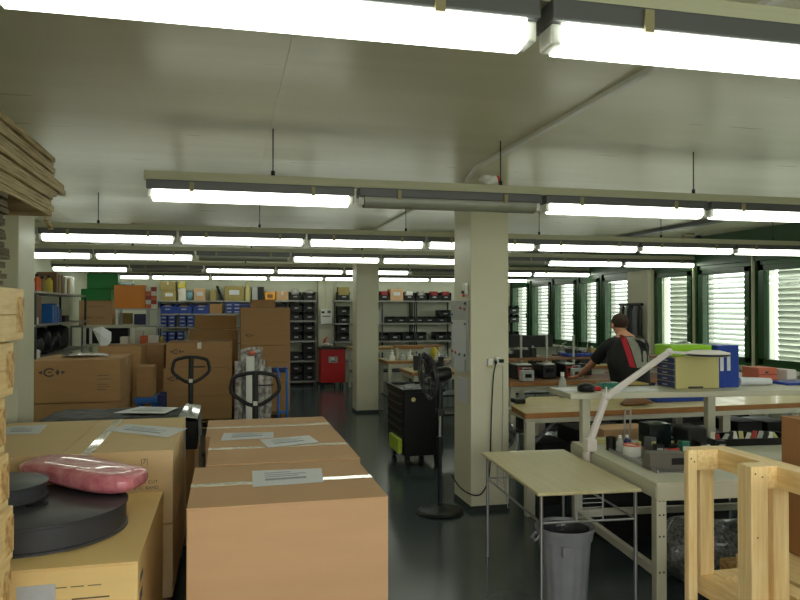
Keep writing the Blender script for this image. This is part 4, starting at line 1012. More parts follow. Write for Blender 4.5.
bx(-.045, -.01, -.032, -.028, -.03, .0).build('lower_socket', 'beige', t)
tag(MB().tube(curve([(2.285, 5.935, 1.29), (2.27, 5.95, 1.18), (2.255, 5.955, .9), (2.245, 5.955, .6), (2.235, 5.95, .38), (2.2, 5.92, .25), (2.12, 5.88, .17), (2.04, 5.92, .17), (1.97, 6.0, .22), (1.93, 6.1, .30)]), .006, 8).build('power_cable', 'black_plastic'), 'black power cable hanging from the socket towards the fan', 'cable')
tag(MB().tube([(2.36, 5.955, 1.27), (2.365, 5.965, .9), (2.355, 5.965, .5), (2.37, 5.965, .25), (2.40, 5.94, .02)], .004, 8).build('power_cable', 'grey_light'), 'thin pale cable running down the near pillar front', 'cable')

# ------------------------------------------------------------------ front table with tubular legs
tt = thing('side_table', 'light wood table with thin steel tube legs near the pillar', 'table', (2.05, 4.31, 0), -R(4.3))
bx(-.315, .312, -.59, .58, .722, .742).build('tabletop', 'beech', tt, .006)
for sx, sy in ((-.28, -.55), (.29, -.55), (-.28, .54), (.29, .54)): MB().tube([(sx, sy, 0), (sx, sy, .722)], .0105, 12).build('leg', 'steel', tt)
MB().tube([(-.28, -.55, .56), (-.28, .54, .56)], .007, 8).tube([(.29, -.55, .56), (.29, .54, .56)], .007, 8).build('side_rail', 'steel', tt)
MB().tube([(-.28, -.55, .56), (.29, -.55, .56)], .007, 8).build('end_rail', 'steel', tt); MB().tube([(-.28, .54, .56), (.29, .54, .56)], .007, 8).build('end_rail', 'steel', tt)
g = MB()
for x in (-.07, .09):
    g.tube([(x, -.55, .56), (x, -.55, .722)], .005, 8)
for k in range(5): g.tube([(-.07, -.55, .585+k*.026), (.09, -.55, .585+k*.026)], .002, 6)
g.build('wire_grid', 'steel', tt); g = MB()
for y in (.1, .3): g.tube([(-.28, y, .56), (-.28, y, .722)], .005, 8)
for k in range(5): g.tube([(-.28, .1, .585+k*.026), (-.28, .3, .585+k*.026)], .002, 6)
g.build('wire_grid', 'steel', tt)
# dustbin
t = thing('waste_bin', 'ribbed grey plastic waste bin with liner under the light table', 'waste bin', (1.97, 3.98, 0))
b = MB(); n_ = 64; prof = [(.125, 0), (.128, .02), (.158, .42)]
vs = []; 
for (r_, z_) in [(.12, 0), (.124, .03), (.150, .40)]:
    for j in range(n_):
        rr = r_+(.004 if (j//2) % 2 else 0)*(1 if 0 < z_ < .41 else 1); vs.append((rr*math.cos(2*PI*j/n_), rr*math.sin(2*PI*j/n_), z_))
b.add(vs, [(i*n_+j, i*n_+(j+1) % n_, (i+1)*n_+(j+1) % n_, (i+1)*n_+j) for i in range(2) for j in range(n_)])
b.lathe([(0, .01), (.12, .01), (.145, .40), (.145, .46)], n=48); b.build('tub', 'can_grey', t)
MB().lathe([(.145, .40), (.163, .40), (.168, .44), (.176, .455), (.176, .475), (.166, .475), (.160, .455), (.145, .45)], n=48).build('rim', 'can_grey', t)
MB().tube([(-.17, -.03, .44), (-.20, -.03, .41), (-.20, .03, .41), (-.17, .03, .44)], .008, 8).build('handle', 'can_grey', t)
MB().box(-.09, -.03, -.168, -.148, .34, .40).build('handle_clip', 'can_grey', t, .004)
MB().lathe([(.145, .462), (.135, .42), (.12, .25), (.0, .22)], n=40).build('liner', 'bag_liner', t)

# ================================================================== WORKBENCH W1 (front right)
W = thing('workbench', 'grey slotted steel workbench with overhead shelf, front right', 'workbench', (2.335, 3.585, 0), -R(5.5))
WL, WD, WH = 2.7, 1.27, .80
bx(.0, WL, .0, WD, WH-.03, WH).build('worktop', 'frame_grey', W, .004)
MB().box(0, WL, -.006, .0, WH-.10, WH-.02).box(-.006, 0, 0, WD, WH-.09, WH-.02).build('frame_rail', 'frame_grey', W, .002)
for x, y in ((.0, .0), (0, WD-.06), (WL-.06, 0), (WL-.06, WD-.06)):
    lg = bx(x, x+.06, y, y+.06, 0, WH-.03).build('leg', 'frame_grey', W, .003)
    e = MB()
    for z in (.08, .3, .5, .62, .70, .75):
        for dx in (.018, .042): e.tube([(x+dx, y-.0015, z), (x+dx, y+.001, z)], .006, 8)
    e.build('slot_holes', 'ink', lg)
MB().box(.01, .05, .06, WD-.06, .26, .31).build('side_stretcher', 'frame_grey', W, .003)
MB().box(.06, WL-.06, WD-.05, WD-.02, .26, .31).build('back_stretcher', 'frame_grey', W, .003)
# overhead shelf on W1 (own posts)
WM = Matrix.Translation((2.335, 3.585, 0)) @ Matrix.Rotation(-R(5.5), 4, 'Z')
def wl(x, y, z): return WM @ Vector((x, y, z))
for x in (.045, 1.02, 2.3):
    bx(x, x+.06, WD-.10, WD-.04, WH, 1.125).build('shelf_post', 'frame_grey', W, .003)
bx(-.06, WL, WD-.14, WD+.30, 1.125, 1.165).build('overhead_shelf', 'frame_grey', W, .004)
# lamp
LB = Vector((2.50, 4.5, .80))
t = thing('task_lamp', 'white articulated arm lamp clamped to the front workbench edge', 'lamp', LB)
j1 = at(606, 397, Y=4.55)-LB; j2 = at(669, 352, Y=4.62)-LB; b0 = at(590, 442, Y=4.5)-LB
b0.z = max(b0.z, .02)
MB().box(b0.x-.035, b0.x+.035, b0.y-.04, b0.y+.04, -.0, b0.z+.02).box(b0.x-.04, b0.x-.01, b0.y-.03, b0.y+.03, -.09, 0).build('clamp', 'lamp_white', t, .008)
MB().beam(b0, j1, .035, .045).build('lower_arm', 'lamp_white', t, .008); MB().beam(j1, j2, .035, .04).build('upper_arm', 'lamp_white', t, .008)
MB().ell(j1, (.03, .03, .03)).beam(j1, j1+Vector((0, 0, .07)), .012, .012).build('joint', 'lamp_white', t)
MB().ell(j2, (.028, .028, .028)).build('joint', 'lamp_white', t)
hp = at(707, 353, Y=4.65)-LB
MB().beam(j2, j2+(hp-j2)*.45+Vector((0, 0, -.005)), .02, .02).build('head_bracket', 'lamp_white', t)
MB().lathe([(0, .02), (.10, .018), (.155, .004), (.16, -.012), (.15, -.022), (0, -.022)], c=hp, n=40).build('lamp_head', 'lamp_white', t)
MB().lathe([(.148, -.022), (.162, -.014), (.162, -.006), (.15, -.0)], c=hp, n=40).build('dark_rim', 'dark_metal', t)
# things on the overhead shelf
sx = lambda px, y: at(px, 380, Y=y).x
ZS = 1.166
def on_shelf(px, dy=0): 
    p = at(px, 388, Z=ZS); return p
c0_ = at(676, 389, Y=4.80); c1_ = at(719, 389, Y=4.78)
t = thing('drawer_unit', 'beige and dark blue drawer unit on the overhead bench shelf', 'drawer unit', (c0_.x, 4.80, ZS), -R(4))
wd = c1_.x-c0_.x; H_ = at(690, 356.5, Y=4.82).z-ZS
bx(0, wd, 0, .27, 0, H_).build('casing', 'beige', t, .006)
bx(wd*.28, wd*.62, -.004, .002, .004, .018).build('handle_slot', 'ink', t)
for i in range(5):
    z = .008+i*(H_-.012)/5; d_ = bx(-.012, 0, .015, .255, z, z+(H_-.02)/5-.004).build('drawer', 'blue_dark', t, .003); bx(-.022, -.012, .10, .16, z+.014, z+.022).build('pull', 'grey_light', d_)
lx0, lx1 = at(657, 345, Y=5.1).x, at(717, 345, Y=4.95).x
t = thing('green_crate', 'lime green plastic crate on top of the beige drawer unit', 'crate', (c0_.x-.02, 4.84, ZS+H_+.001), -R(4))
bx(.005, wd-.005, .01, .25, 0, .085).build('tub', 'lime', t, .008); bx(.08, .2, .014, .02, .02, .045).build('handle_slot', 'ink', t)
bp0 = at(720.5, 388, Y=4.86)
for i in range(3):
    bt = thing('ring_binder', ['blue ring binder with white spine label beside the beige drawer unit', 'blue ring binder with white spine label, middle of the three on the shelf', 'blue ring binder with bare spine at the right of the three'][i], 'binder', (c0_.x+wd+.008+i*.068, 4.80+i*.01, ZS), -R(4), 'blue binders on the overhead shelf')
    bx(0, .063, 0, .28, 0, .325).build('cover', 'blue_plastic', bt, .004)
    if i < 2: bx(.018, .046, -.002, .001, .13, .27).build('spine_label', 'paper', bt)
# small stuff on shelf, left part
p = at(585.5, 392, Z=ZS)
tag(MB().ell((p.x+.02, p.y+.03, ZS+.03), (.065, .06, .035)).lathe([(0, 0), (.06, 0), (.065, .02), (.05, .03)], c=(p.x+.02, p.y+.03, ZS)).build('black_dome', 'black_plastic'), 'black rounded device by the man\'s hand on the overhead shelf', 'device')
p = at(597, 391, Z=ZS); tag(bx(p.x-.05, p.x+.04, p.y-.0, p.y+.06, ZS, ZS+.03).build('red_tool', 'red', None, .008), 'small red plastic tool on the shelf beside the black device', 'tool')
p = at(607, 389.5, Z=ZS); tag(bx(p.x-.03, p.x+.14, p.y+.02, p.y+.12, ZS, ZS+.045).build('grey_tray', 'bottle_green', None, .008), 'dark teal tray behind the lamp elbow on the shelf', 'tray')
p = at(640, 391, Z=ZS); tag(bx(p.x-.15, p.x+.15, p.y, p.y+.2, ZS, ZS+.006).build('paper_sheet', 'paper'), 'white paper sheets lying left of the drawer unit', 'paper')
p = at(640, 388, Z=ZS); tag(pillow([(p.x-.1, p.y+.1, ZS+.02), (p.x, p.y+.1, ZS+.03), (p.x+.12, p.y+.08, ZS+.02)], [.03, .04, .02], [.006, .02, .006], '', '').build('crumpled_paper', 'cardboard_olive'), 'tan crumpled paper on the sheets left of the drawer unit', 'paper')
p = at(572, 391, Z=ZS); tag(bx(p.x-.08, p.x+.06, p.y-.02, p.y+.16, ZS, ZS+.004).build('paper_sheet', 'paper'), 'white paper at the left end of the overhead shelf', 'paper')
p = at(755, 386, Z=ZS); tag(MB().tube([(p.x-.1, p.y+.06, ZS+.035), (p.x+.16, p.y+.02, ZS+.03)], [.034, .028], 14).build('paper_roll', 'paper'), 'white paper roll lying right of the blue binders', 'paper roll')
p = at(751, 385, Y=5.15); q = at(782, 385, Y=5.15)
t = thing('orange_carton', 'orange box with dark label at the right of the shelf', 'box', (p.x+.05, 5.12, ZS), -R(4)); bx(0, .17, 0, .22, 0, .115).build('body', 'orange_red', t, .005); bx(.0, .17, -.001, .0, .055, .062).build('lid_line', 'red_dull', t); bx(.06, .09, -.003, 0, .07, .085).build('mark', 'ink', t)
tag(bx(q.x+.005, q.x+.10, 5.10, 5.30, ZS, ZS+.095).build('white_carton', 'box_white', None, .004), 'off-white box just right of the orange box', 'box')
p = at(790, 388, Y=4.85); tag(bx(p.x-.04, p.x+.35, 4.82, 5.05, ZS, ZS+.02).build('blue_folder', 'blue_plastic', None, .004), 'flat blue folder at the right end of the overhead shelf', 'folder')
# things on the W1 worktop
ZW = WH+.001
def wt(px, py): return at(px, py, Z=ZW)
p = wt(611, 450); t = thing('mug', 'black mug on the left of the front workbench', 'mug', p); MB().lathe([(0, 0), (.032, 0), (.034, .09), (.03, .09), (.028, .01), (0, .01)], n=24).build('cup', 'black_plastic', t); MB().tube([(.033, 0, .07), (.055, 0, .06), (.055, 0, .03), (.033, 0, .02)], .005, 8).build('handle', 'black_plastic', t)
bottle('small silver bottle with blue band beside the black mug', wt(620, 453).x, wt(620, 453).y, ZW, .022, .12, 'grey_light', 'white')
bottle('second small bottle, dark with white cap, beside the mug', wt(627, 452).x, wt(627, 452).y, ZW, .022, .115, 'blue_dark', 'white')
p = wt(637, 458); t = thing('tape_roll', 'thick white roll with red rim on the front workbench', 'roll', (p.x, p.y+.06, ZW)); MB().lathe([(.025, 0), (.058, 0), (.058, .07), (.025, .07), (.025, 0)], n=32).build('roll', 'white', t); MB().lathe([(.04, .0705), (.0585, .0705), (.0585, .078), (.04, .078), (.04, .07)], n=32).build('rim', 'orange_red', t)
tag(bx(-.075, .075, -.05, .05, 0, .03).build('card_pad', 'beige', None, .003), 'small beige block behind the lamp clamp on the workbench', 'block'); bpy.data.objects['card_pad'].location = wt(601, 444)+Vector((.02, .06, 0))
p = wt(650, 470.5); q = wt(684, 468)
t = thing('metal_case', 'open dark grey metal case at the front of the workbench', 'case', (p.x, p.y, ZW), -R(5.5)); wc = .235
MB().box(0, wc, 0, .10, 0, .095).box(.004, wc-.004, .004, .096, .095, .10).build('shell', 'case_grey', t, .003)
bx(.14, .22, -.004, 0, .03, .07).build('side_panel', 'black_plastic', t)
t = thing('steel_tray', 'low steel edged tray along the left side of the workbench', 'tray', wt(612, 452.5), -R(5.5)); 
MB().box(0, .008, -.62, .05, 0, .02).box(.008, .26, -.62, .05, 0, .004).build('rim', 'steel', t)
random.seed(9)
k = 0
for i in range(10):
    p = Vector((2.72+.062*i+.02*(i % 2), 4.12+.14*(i % 3)+.02*i, ZW))
    m_ = ['dark_metal', 'black_plastic', 'grey_plastic', 'bottle_green', 'black_matte'][i % 5]; h = .05+.018*(i % 4)
    cn = {'dark_metal': 'dark metal', 'black_plastic': 'black', 'grey_plastic': 'grey', 'bottle_green': 'teal', 'black_matte': 'matt black'}[m_]
    t = thing('electronic_module', '%s electronic module among the parts on the front workbench, %s from the left' % (cn, ORD[i]), 'module', (p.x, p.y, ZW), random.uniform(-.4, .4), 'electronic modules on the front workbench')
    bx(-.028, .028, -.03, .03, 0, h).build('casing', m_, t, .003)
    bx(-.02, .02, -.034, -.03, h*.4, h*.7).build('connector', random.choice(['beige', 'grey_light', 'red_dull', 'white']), t)
random.seed(77)
for i in range(16):
    x = 2.66+.036*i+random.uniform(-.01, .01); y = 3.98+.15*(i % 4)+random.uniform(-.03, .03)
    m_, cn = [('grey_light', 'grey'), ('red_dull', 'dull red'), ('black_matte', 'black'), ('beige', 'beige'), ('steel', 'steel'), ('bottle_green', 'teal'), ('white', 'white'), ('dark_metal', 'dark metal')][i % 8]
    t = thing('small_component', 'small %s component scattered on the front workbench, %s from the left' % (cn, (ORD+['thirteenth', 'fourteenth', 'fifteenth', 'sixteenth'])[i]), 'component', (x, y, ZW), random.uniform(-1, 1), 'small components on the front workbench')
    h = random.uniform(.02, .06); MB().lathe([(0, 0), (.016, 0), (.016, h), (.009, h+.006), (0, h+.006)], n=12).build('body', m_, t)
    MB().tube([(.012, 0, .008), (.04, .01, .008), (.055, -.01, .006)], .003, 6).build('lead', random.choice(['red_dull', 'black_plastic', 'steel']), t)
p = wt(671, 452); p.y = 4.1
for i, (a, b) in enumerate(((641, 652), (652, 661), (661, 672))):
    p = at((a+b)/2, 436, Y=4.62); tag(bx(p.x-.03, p.x+.03, 4.60, 4.68, ZW, ZW+.13-.01*i).build('green_board', 'bottle_green' if i != 1 else 'grey_plastic', None, .003), ['teal circuit board standing left at the rear of the workbench', 'grey module standing between two teal boards', 'teal clear plastic box standing at the rear of the workbench'][i], 'circuit board')
p = at(678, 442, Y=4.2); tag(MB().tube([(p.x-.05, 4.25, ZW+.02), (p.x, 4.2, ZW+.03), (p.x+.07, 4.12, ZW+.02)], [.02, .024, .014], 12).build('red_handle_tool', 'red'), 'red handled pliers lying by the metal case', 'pliers')
for i, px in enumerate((624, 629.5)):
    p = at(px, 425, Y=4.7); tag(MB().tube([(p.x, 4.7, ZW), (p.x+.01, 4.7, ZW+.25)], .007, 10).cyl((p.x, 4.7), .014, ZW, ZW+.03, 10).build('probe_rod', 'steel'), 'thin upright steel rod behind the bottles, %s one' % ['left', 'right'][i], 'rod', 'steel rods on the workbench')
# black tray with parts, rear right of W1
p = at(706, 440, Y=4.3)
t = thing('parts_tray', 'black tray full of small parts at the rear of the workbench', 'tray', (3.34, 4.42, ZW), -R(5.5))
MB().box(0, .66, 0, .01, 0, .05).box(0, .66, .27, .28, 0, .05).box(0, .01, .01, .27, 0, .05).box(.65, .66, .01, .27, 0, .05).box(0, .66, 0, .28, 0, .006).build('tub', 'black_plastic', t, .003)
random.seed(12)
for i in range(12):
    x = 3.40+.045*i; y = 4.52-.004*i; m_ = ['box_white', 'red_dull', 'grey_light', 'black_matte', 'white', 'beige'][i % 6]; cn = ['cream', 'dull red', 'grey', 'black', 'white', 'beige'][i % 6]
    tag(MB().beam((x-.03, y-.04, ZW+.03), (x+.03, y+random.uniform(0, .08), ZW+.05+random.uniform(0, .03)), .03, .022).build('small_part', m_, None, .003), 'small %s part in the black tray on the workbench, %s from the left' % (cn, ORD[i]), 'part', 'small parts in the black tray')
tag(MB().tube(curve([(3.12, 4.3, ZW+.005), (3.05, 4.05, ZW+.005), (3.07, 3.85, ZW+.005)]), .004, 6).build('thin_cable', 'black_plastic'), 'thin black cable lying on the workbench top', 'cable')
tag(MB().box(3.05, 3.2, 4.3, 4.5, ZW, ZW+.16).build('black_device', 'black_matte', None, .02), 'black device standing before the middle shelf post', 'device')
tag(MB().box(2.85, 3.02, 4.45, 4.6, ZW, ZW+.17).build('dark_instrument', 'screen', None, .01), 'dark glass fronted instrument left of the middle shelf post', 'instrument')
# bubble wrap under W1
t = MB(); random.seed(2); pts = [(2.75+.14*i, 4.15+.02*math.sin(i), .2) for i in range(8)]
t.tube(pts, [.08]+[.19+random.uniform(-.02, .02) for _ in range(6)]+[.08], 20); tag(t.build('bubble_wrap_roll', 'bubble'), 'roll of clear bubble wrap on the floor under the workbench', 'bubble wrap')
tag(bx(2.8, 3.9, 4.98, 5.28, .0, .5).build('dark_cabinet', 'black_matte', None, .01), 'dark cabinet on the floor at the back under the workbench', 'cabinet')
tag(MB().tube([(2.95, 4.3, .76), (2.93, 4.28, .55), (3.0, 4.2, .4), (2.9, 4.1, .385)], .006, 8).build('hanging_cable', 'black_plastic'), 'black cable hanging beneath the workbench', 'cable')

# ================================================================== WORKBENCH W2 (wood edged)
t = thing('workbench', 'long wood edged bench behind the front workbench, right of pillar', 'workbench', (2.46, 5.70, 0))
poly = [(0, 0), (3.6, .06), (3.6, .86), (.5, 1.05), (.08, .5)]
MB().prism(poly, .835, .88).build('worktop', ['bench_edge'], t, .004); MB().prism([(x*.999+.002, y*.998+.001) for x, y in poly], .88, .8835).build('top_surface', 'bench_top', t)
for x, y in ((.02, .0-.06+.08), (2.0, .08), (3.4, .08), (.5, .85), (2.0, .8), (3.4, .8)): bx(x, x+.08, y, y+.06, 0, .80).build('leg', 'frame_grey', t, .003)
MB().box(.02, 3.5, .04, .08, .79, .835).box(.1, .14, .08, .8, .79, .835).build('frame', 'frame_grey', t)
MB().beam((.1, .08, .60), (.32, .08, .80), .02, .025).build('brace', 'grey_plastic', t)
bx(.15, 3.5, .25, .85, .33, .36).build('lower_shelf', 'shelf_dark', t)
random.seed(14)
for i in range(9):
    x = 2.75+i*.34; h = random.uniform(.18, .36); m_ = ['black_matte', 'black_plastic', 'dark_metal'][i % 3]
    tag(bx(x, x+.28, 6.0, 6.4, .361, .361+h).build('black_crate', m_, None, .01), 'dark crate on the lower shelf of the wood edged bench, %s from the left' % ORD[i], 'crate', 'dark crates under the wood edged bench')
tag(bx(2.7, 3.0, 6.0, 6.3, 0.0, .3).build('dark_box', 'black_matte', None, .01), 'dark box on the floor under the wood edged bench', 'box')
o = carton('cardboard box under the shelf behind the lamp base', 3.0, 3.45, 5.35, 5.6, 0, .78, 'cardboard')
p = at(516, 404, Z=.885); tag(bx(p.x-.0, p.x+.1, p.y+.0, p.y+.14, .885, .93).build('black_charger', 'black_plastic', None, .01), 'black charger at the left end of the wood edged bench', 'charger')
p = at(562.5, 397, Z=.885); bottle('spray bottle with white cap on the wood edged bench', p.x, p.y, .885, .036, .25, 'grey_light', 'white')
p = at(636, 405, Z=.885); tag(pillow([(p.x-.15, p.y-.02, .90), (p.x-.05, p.y, .92), (p.x+.06, p.y, .925), (p.x+.14, p.y-.05, .91)], [.03, .07, .06, .02], [.012, .034, .036, .01], '', '').build('brown_glove', 'brown'), 'brown work glove lying on the wood edged bench', 'glove')
p = at(656, 402.5, Z=.885); tag(bx(p.x, p.x+.58, p.y, p.y+.3, .885, .935).build('blue_folder', 'blue_plastic', None, .004), 'blue folder lying on the wood edged bench beneath the shelf', 'folder')
# rear wheel-like grey item left under W2
tag(MB().lathe([(.05, -.02), (.13, -.03), (.15, 0), (.13, .03), (.05, .02), (.05, -.02)], c=(2.58, 6.55, .55), mx=Matrix.Rotation(PI/2, 4, 'X'), n=28).build('film_roll', 'film_clear'), 'clear film roll hanging beside the near pillar under the bench', 'roll')
tag(MB().tube([(2.58, 6.5, 0), (2.58, 6.5, .42)], .02, 8).build('roll_stand', 'dark_metal'), 'dark stand under the clear film roll by the pillar', 'stand')

# ================================================================== WORKBENCH W3 and far equipment
ZB = .92
simple_bench('far bench where the man leans, covered with instruments', 3.15, 6.7, 7.75, 8.55, ZB, shelf=.35, top='brown')
t = thing('bench_shelf', 'overhead wooden shelf on silver posts above the far bench', 'shelf', (4.6, 8.35, ZB))
bx(-1.4, 1.9, -.15, .2, .22, .245).build('shelf_board', 'brown', t)
for x in (-1.12, -.78, -.42, .1, .8, 1.5): bx(x, x+.022, -.15, -.128, 0, .52 if x < 0 else .24).build('post', 'alu', t)
def instrument(label, px, w_, h, y, m_='red_dull'):
    p = at(px, 381, Y=y); t = thing('test_instrument', label, 'instrument', (p.x, y, ZB+.001), 0, 'instruments on the far bench')
    bx(-w_/2, w_/2, 0, .3, 0, h).build('casing', 'black_plastic', t, .015)
    bx(-w_/2+.02, w_/2-.02, -.006, 0, h*.1, h*.85).build('front_panel', m_, t, .003)
    bx(-w_*.3, w_*.3, -.01, -.006, h*.45, h*.75).build('display', 'screen', t); bx(-w_/2+.02, w_/2-.02, .02, .25, h, h+.012).build('top_plate', 'white', t)
    return t
instrument('red and black test instrument nearest the pillar on the far bench', 525, .22, .17, 8.06)
instrument('black test instrument in the middle of the far bench', 550, .18, .17, 8.06, 'black_matte')
instrument('red and black test instrument by the man\'s forearm', 571, .16, .17, 8.06)
def controller(label, px, y):
    p = at(px, 380, Y=y); t = thing('controller_box', label, 'controller', (p.x, y, ZB+.001))
    bx(-.075, .075, 0, .1, 0, .125).build('casing', 'grey_light', t, .008); bx(-.04, .04, -.003, 0, .04, .085).build('display', 'screen', t); MB().tube([(-.05, .05, .125), (-.05, .05, .15), (.05, .05, .15), (.05, .05, .125)], .006, 8).build('carry_handle', 'steel', t)
controller('grey controller with dark display before the red instrument', 528.5, 7.85); controller('grey controller with dark display right of centre on the far bench', 578, 8.0)
# black screens behind, blue tub, equipment row
p, q = at(509, 335.5, Y=9.6), at(553, 347, Y=9.6)
simple_bench('dark rear bench beneath the windows', 3.97, 6.8, 9.4, 10.2, .95, shelf=.4)
t = thing('wide_monitor', 'wide black screen standing in front of the far windows', 'monitor', ((p.x+q.x)/2, 9.6, .951)); hw = (q.x-p.x)/2
bx(-hw, hw, 0, .05, q.z-.951, p.z-.951).build('screen', 'black_matte', t, .008); bx(-.15, .15, -.05, .15, 0, .02).build('foot', 'black_plastic', t); bx(-.03, .03, .0, .04, .02, q.z-.951).build('stand', 'black_plastic', t)
p, q = at(543, 350, Y=9.0), at(567, 354, Y=9.0)
tag(bx(p.x, q.x, 8.28, 8.5, ZB+.247, ZB+.29).build('blue_tub', 'blue_plastic', None, .01), 'flat blue tub on the overhead shelf of the far bench', 'tub')
random.seed(31)
for i in range(13):
    px = 512+i*7.4; y = 8.3; 
    x = at(px, 350, Y=y).x; h = random.uniform(.05, .12); m_ = random.choice(['black_plastic', 'dark_metal', 'grey_light', 'cardboard_olive', 'black_matte', 'steel'])
    if 541 < px < 569: continue
    t = thing('machine_unit', 'small %s unit on the far bench shelf, %s from the pillar' % ({'black_plastic': 'black', 'dark_metal': 'dark metal', 'grey_light': 'grey', 'cardboard_olive': 'tan', 'black_matte': 'matt black', 'steel': 'steel'}[m_], (ORD+['thirteenth'])[i]), 'machine unit', (x, y, ZB+.246), 0, 'small units on the far bench shelf')
    bx(-.035, .035, 0, .1, 0, h).build('casing', m_, t, .006); MB().cyl((0, .05), .015, h, h+.025, 10).build('cap', 'steel', t)
for i in range(10):
    px = 556+i*6.2; y = 9.75; x = at(px, 350, Y=y).x; h = random.uniform(.2, .34)
    t = thing('small_machine', 'dark small machine on the rear bench under the windows, %s from the screen' % ORD[i], 'machine', (x, y, .951), random.uniform(-.3, .3), 'small machines under the windows')
    bx(-.05, .05, -.05, .05, 0, h*.6).build('casing', random.choice(['black_plastic', 'dark_metal', 'grey_plastic']), t, .008)
    MB().tube([(0, 0, h*.6), (.01, 0, h), (.05, -.03, h+.02)], .01, 8).build('arm', random.choice(['steel', 'green_mid', 'grey_light']), t)
random.seed(44)
for i in range(14):
    px = 512+i*6.3; y = 8.22+.05*(i % 2); x = at(px, 372, Y=y).x; h = random.uniform(.08, .19); w_ = random.uniform(.035, .06)
    m_ = ['black_matte', 'black_plastic', 'dark_metal', 'black_matte', 'grey_plastic'][i % 5]; cn = {'black_matte': 'matt black', 'black_plastic': 'black', 'dark_metal': 'dark metal', 'grey_plastic': 'grey'}[m_]
    t = thing('bench_device', '%s device at the back of the far bench, %s from the pillar' % (cn, (ORD+['thirteenth', 'fourteenth'])[i]), 'device', (x, 8.42+.03*(i % 2), ZB+.001), 0, 'devices at the back of the far bench')
    bx(-w_, w_, -.05, .05, 0, h).build('casing', m_, t, .008); MB().tube([(w_*.4, -.055, h*.6), (w_*.4, -.05, h*.6)], w_*.3, 12).build('dial', 'steel' if i % 3 == 0 else 'black_plastic', t)
for i in range(9):
    x = 3.35+i*.36; h = .28+.1*(i % 3)/2
    tag(bx(x, x+.3, 7.95, 8.35, .351, .351+h).build('black_crate', 'black_matte', None, .01), 'dark crate on the low shelf of the far bench, %s from the left' % ORD[i], 'crate', 'dark crates under the far bench')
for i, (px0, px1, py0, py1, m_, lab) in enumerate([(119, 131, 313, 324, 'cardboard_olive', 'small tan box on the grey rack below the orange box'), (134, 146, 314, 324.5, 'blue_dark', 'dark blue crate on the grey rack below the orange box'), (82, 99, 327, 344, 'black_matte', 'dark crate behind the frame stand, left one'), (101, 128, 328, 344, 'black_plastic', 'dark crate behind the frame stand, right one')]):
    a_, b_ = at(px0, py0, Y=15.0), at(px1, py1, Y=15.0)
    tag(bx(a_.x, b_.x, 15.0, 15.3, b_.z, a_.z).build('stored_crate', m_, None, .01), lab, 'crate')
# folded umbrellas / coats beside window pillar
t = thing('hanging_coat', 'grey black striped covers hanging on the window pillar', 'coat', (6.75, 11.1, 0))
for i, (dy, m_, w_) in enumerate([(-.28, 'black_matte', .04), (-.16, 'grey_plastic', .06), (0, 'dark_metal', .07), (.14, 'grey_light', .035), (.24, 'black_matte', .03), (.32, 'grey_light', .03)]):
    MB().tube([(0, dy, 1.82), (0, dy, 1.75), (-.01, dy, 1.5), (0, dy, 1.05)], [w_*.6, w_, w_*1.1, w_], 10).build('cover', m_, t)
MB().tube([(0, -.34, 1.84), (0, .36, 1.84)], .025, 10).box(0, .13, -.2, -.17, 1.82, 1.85).box(0, .13, .17, .2, 1.82, 1.85).build('hanger_bar', 'black_plastic', t)
t = MB().ell((0, 0, .09), (.14, .1, .09)); o = t.build('clear_bag', 'film_clear'); pq = at(655, 345, Y=9.0); o.location = (pq.x, 8.35, ZB+.246); tag(o, 'clear plastic bag on the shelf beside the man', 'bag')
o = MB().box(-.1, .1, -.08, .08, 0, .1).build('silver_box', 'grey_light', None, .01); o.location = (at(668, 350, Y=8.4).x, 8.4, ZB+.246); tag(o, 'silver box on the far shelf behind the green crate', 'box')

# ================================================================== BROWN BOX, CRATE AT RIGHT FRONT
p = at(780, 416, Y=3.25)
pl = pallet('wooden pallet under the tall brown box at the right edge', 2.70, 3.68, 2.72, 3.45, 0, .14)
tag(bx(2.72, 3.66, 2.74, 3.43, .142, .43).build('wooden_crate', 'pine', None, .006), 'low pale wooden crate under the tall brown box', 'crate')
carton('tall brown cardboard box at the right edge of the view', at(781, 416, Y=3.42).x, 3.62, 2.75, 3.42, .432, at(781, 416, Y=3.42).z, 'brown_card')
tag(bx(2.72, 2.90, 3.462, 3.56, 0, .36).build('wooden_block', 'pine_end', None, .004), 'squared wood block on the floor behind the wooden rack', 'wood block')
t = thing('wooden_rack', 'pale pine rack of square posts and rails in the right foreground', 'wooden rack', (2.15, 2.61, 0))
zt = 1.108
def post(x0, x1, y0, y1, z0, z1, m='pine_up'): return bx(x0, x1, y0, y1, z0, z1).build('post', m, t, .004)
for k, y in enumerate((.375, 0, -.40, -.80)):
    xl, wp = (-.036, .012) if k == 0 else (0, .084)
    post(xl, wp, y, y+(.035 if k == 0 else .087), 0, zt)
    bx(wp+.001, .128 if k == 0 else .19, y+.002, y+.087, zt-.098, zt-.001).build('cross_block', 'pine', t, .003)
    post(*((.05, .125) if k == 0 else (.135, .215)), y+.03, y+.087, .50, zt-.099)
    e = MB()
    for (dx, dz) in ((.015, -.04), (.032, -.055)) if k == 0 else ((.02, -.03), (.055, -.045), (.03, -.30)): e.tube([(dx+xl, y-.001, zt+dz), (dx+xl, y+.002, zt+dz)], .004, 8)
    e.build('nail_heads', 'knot', t)
bx(.13, .22, -.80, .462, zt-.096, zt-.003).build('top_rail', 'pine', t, .004)
bx(.05, .14, -.80, .46, .41, .498).build('bottom_rail', 'pine', t, .004)
bx(.30, .40, -.80, .46, .41, .498).build('bottom_rail', 'pine', t, .004)
for y in (-.8, .375): post(.31, .39, y, y+.085, 0, .409); MB().box(.141, .299, y, y+.085, .41, .498).build('bottom_tie', 'pine', t)

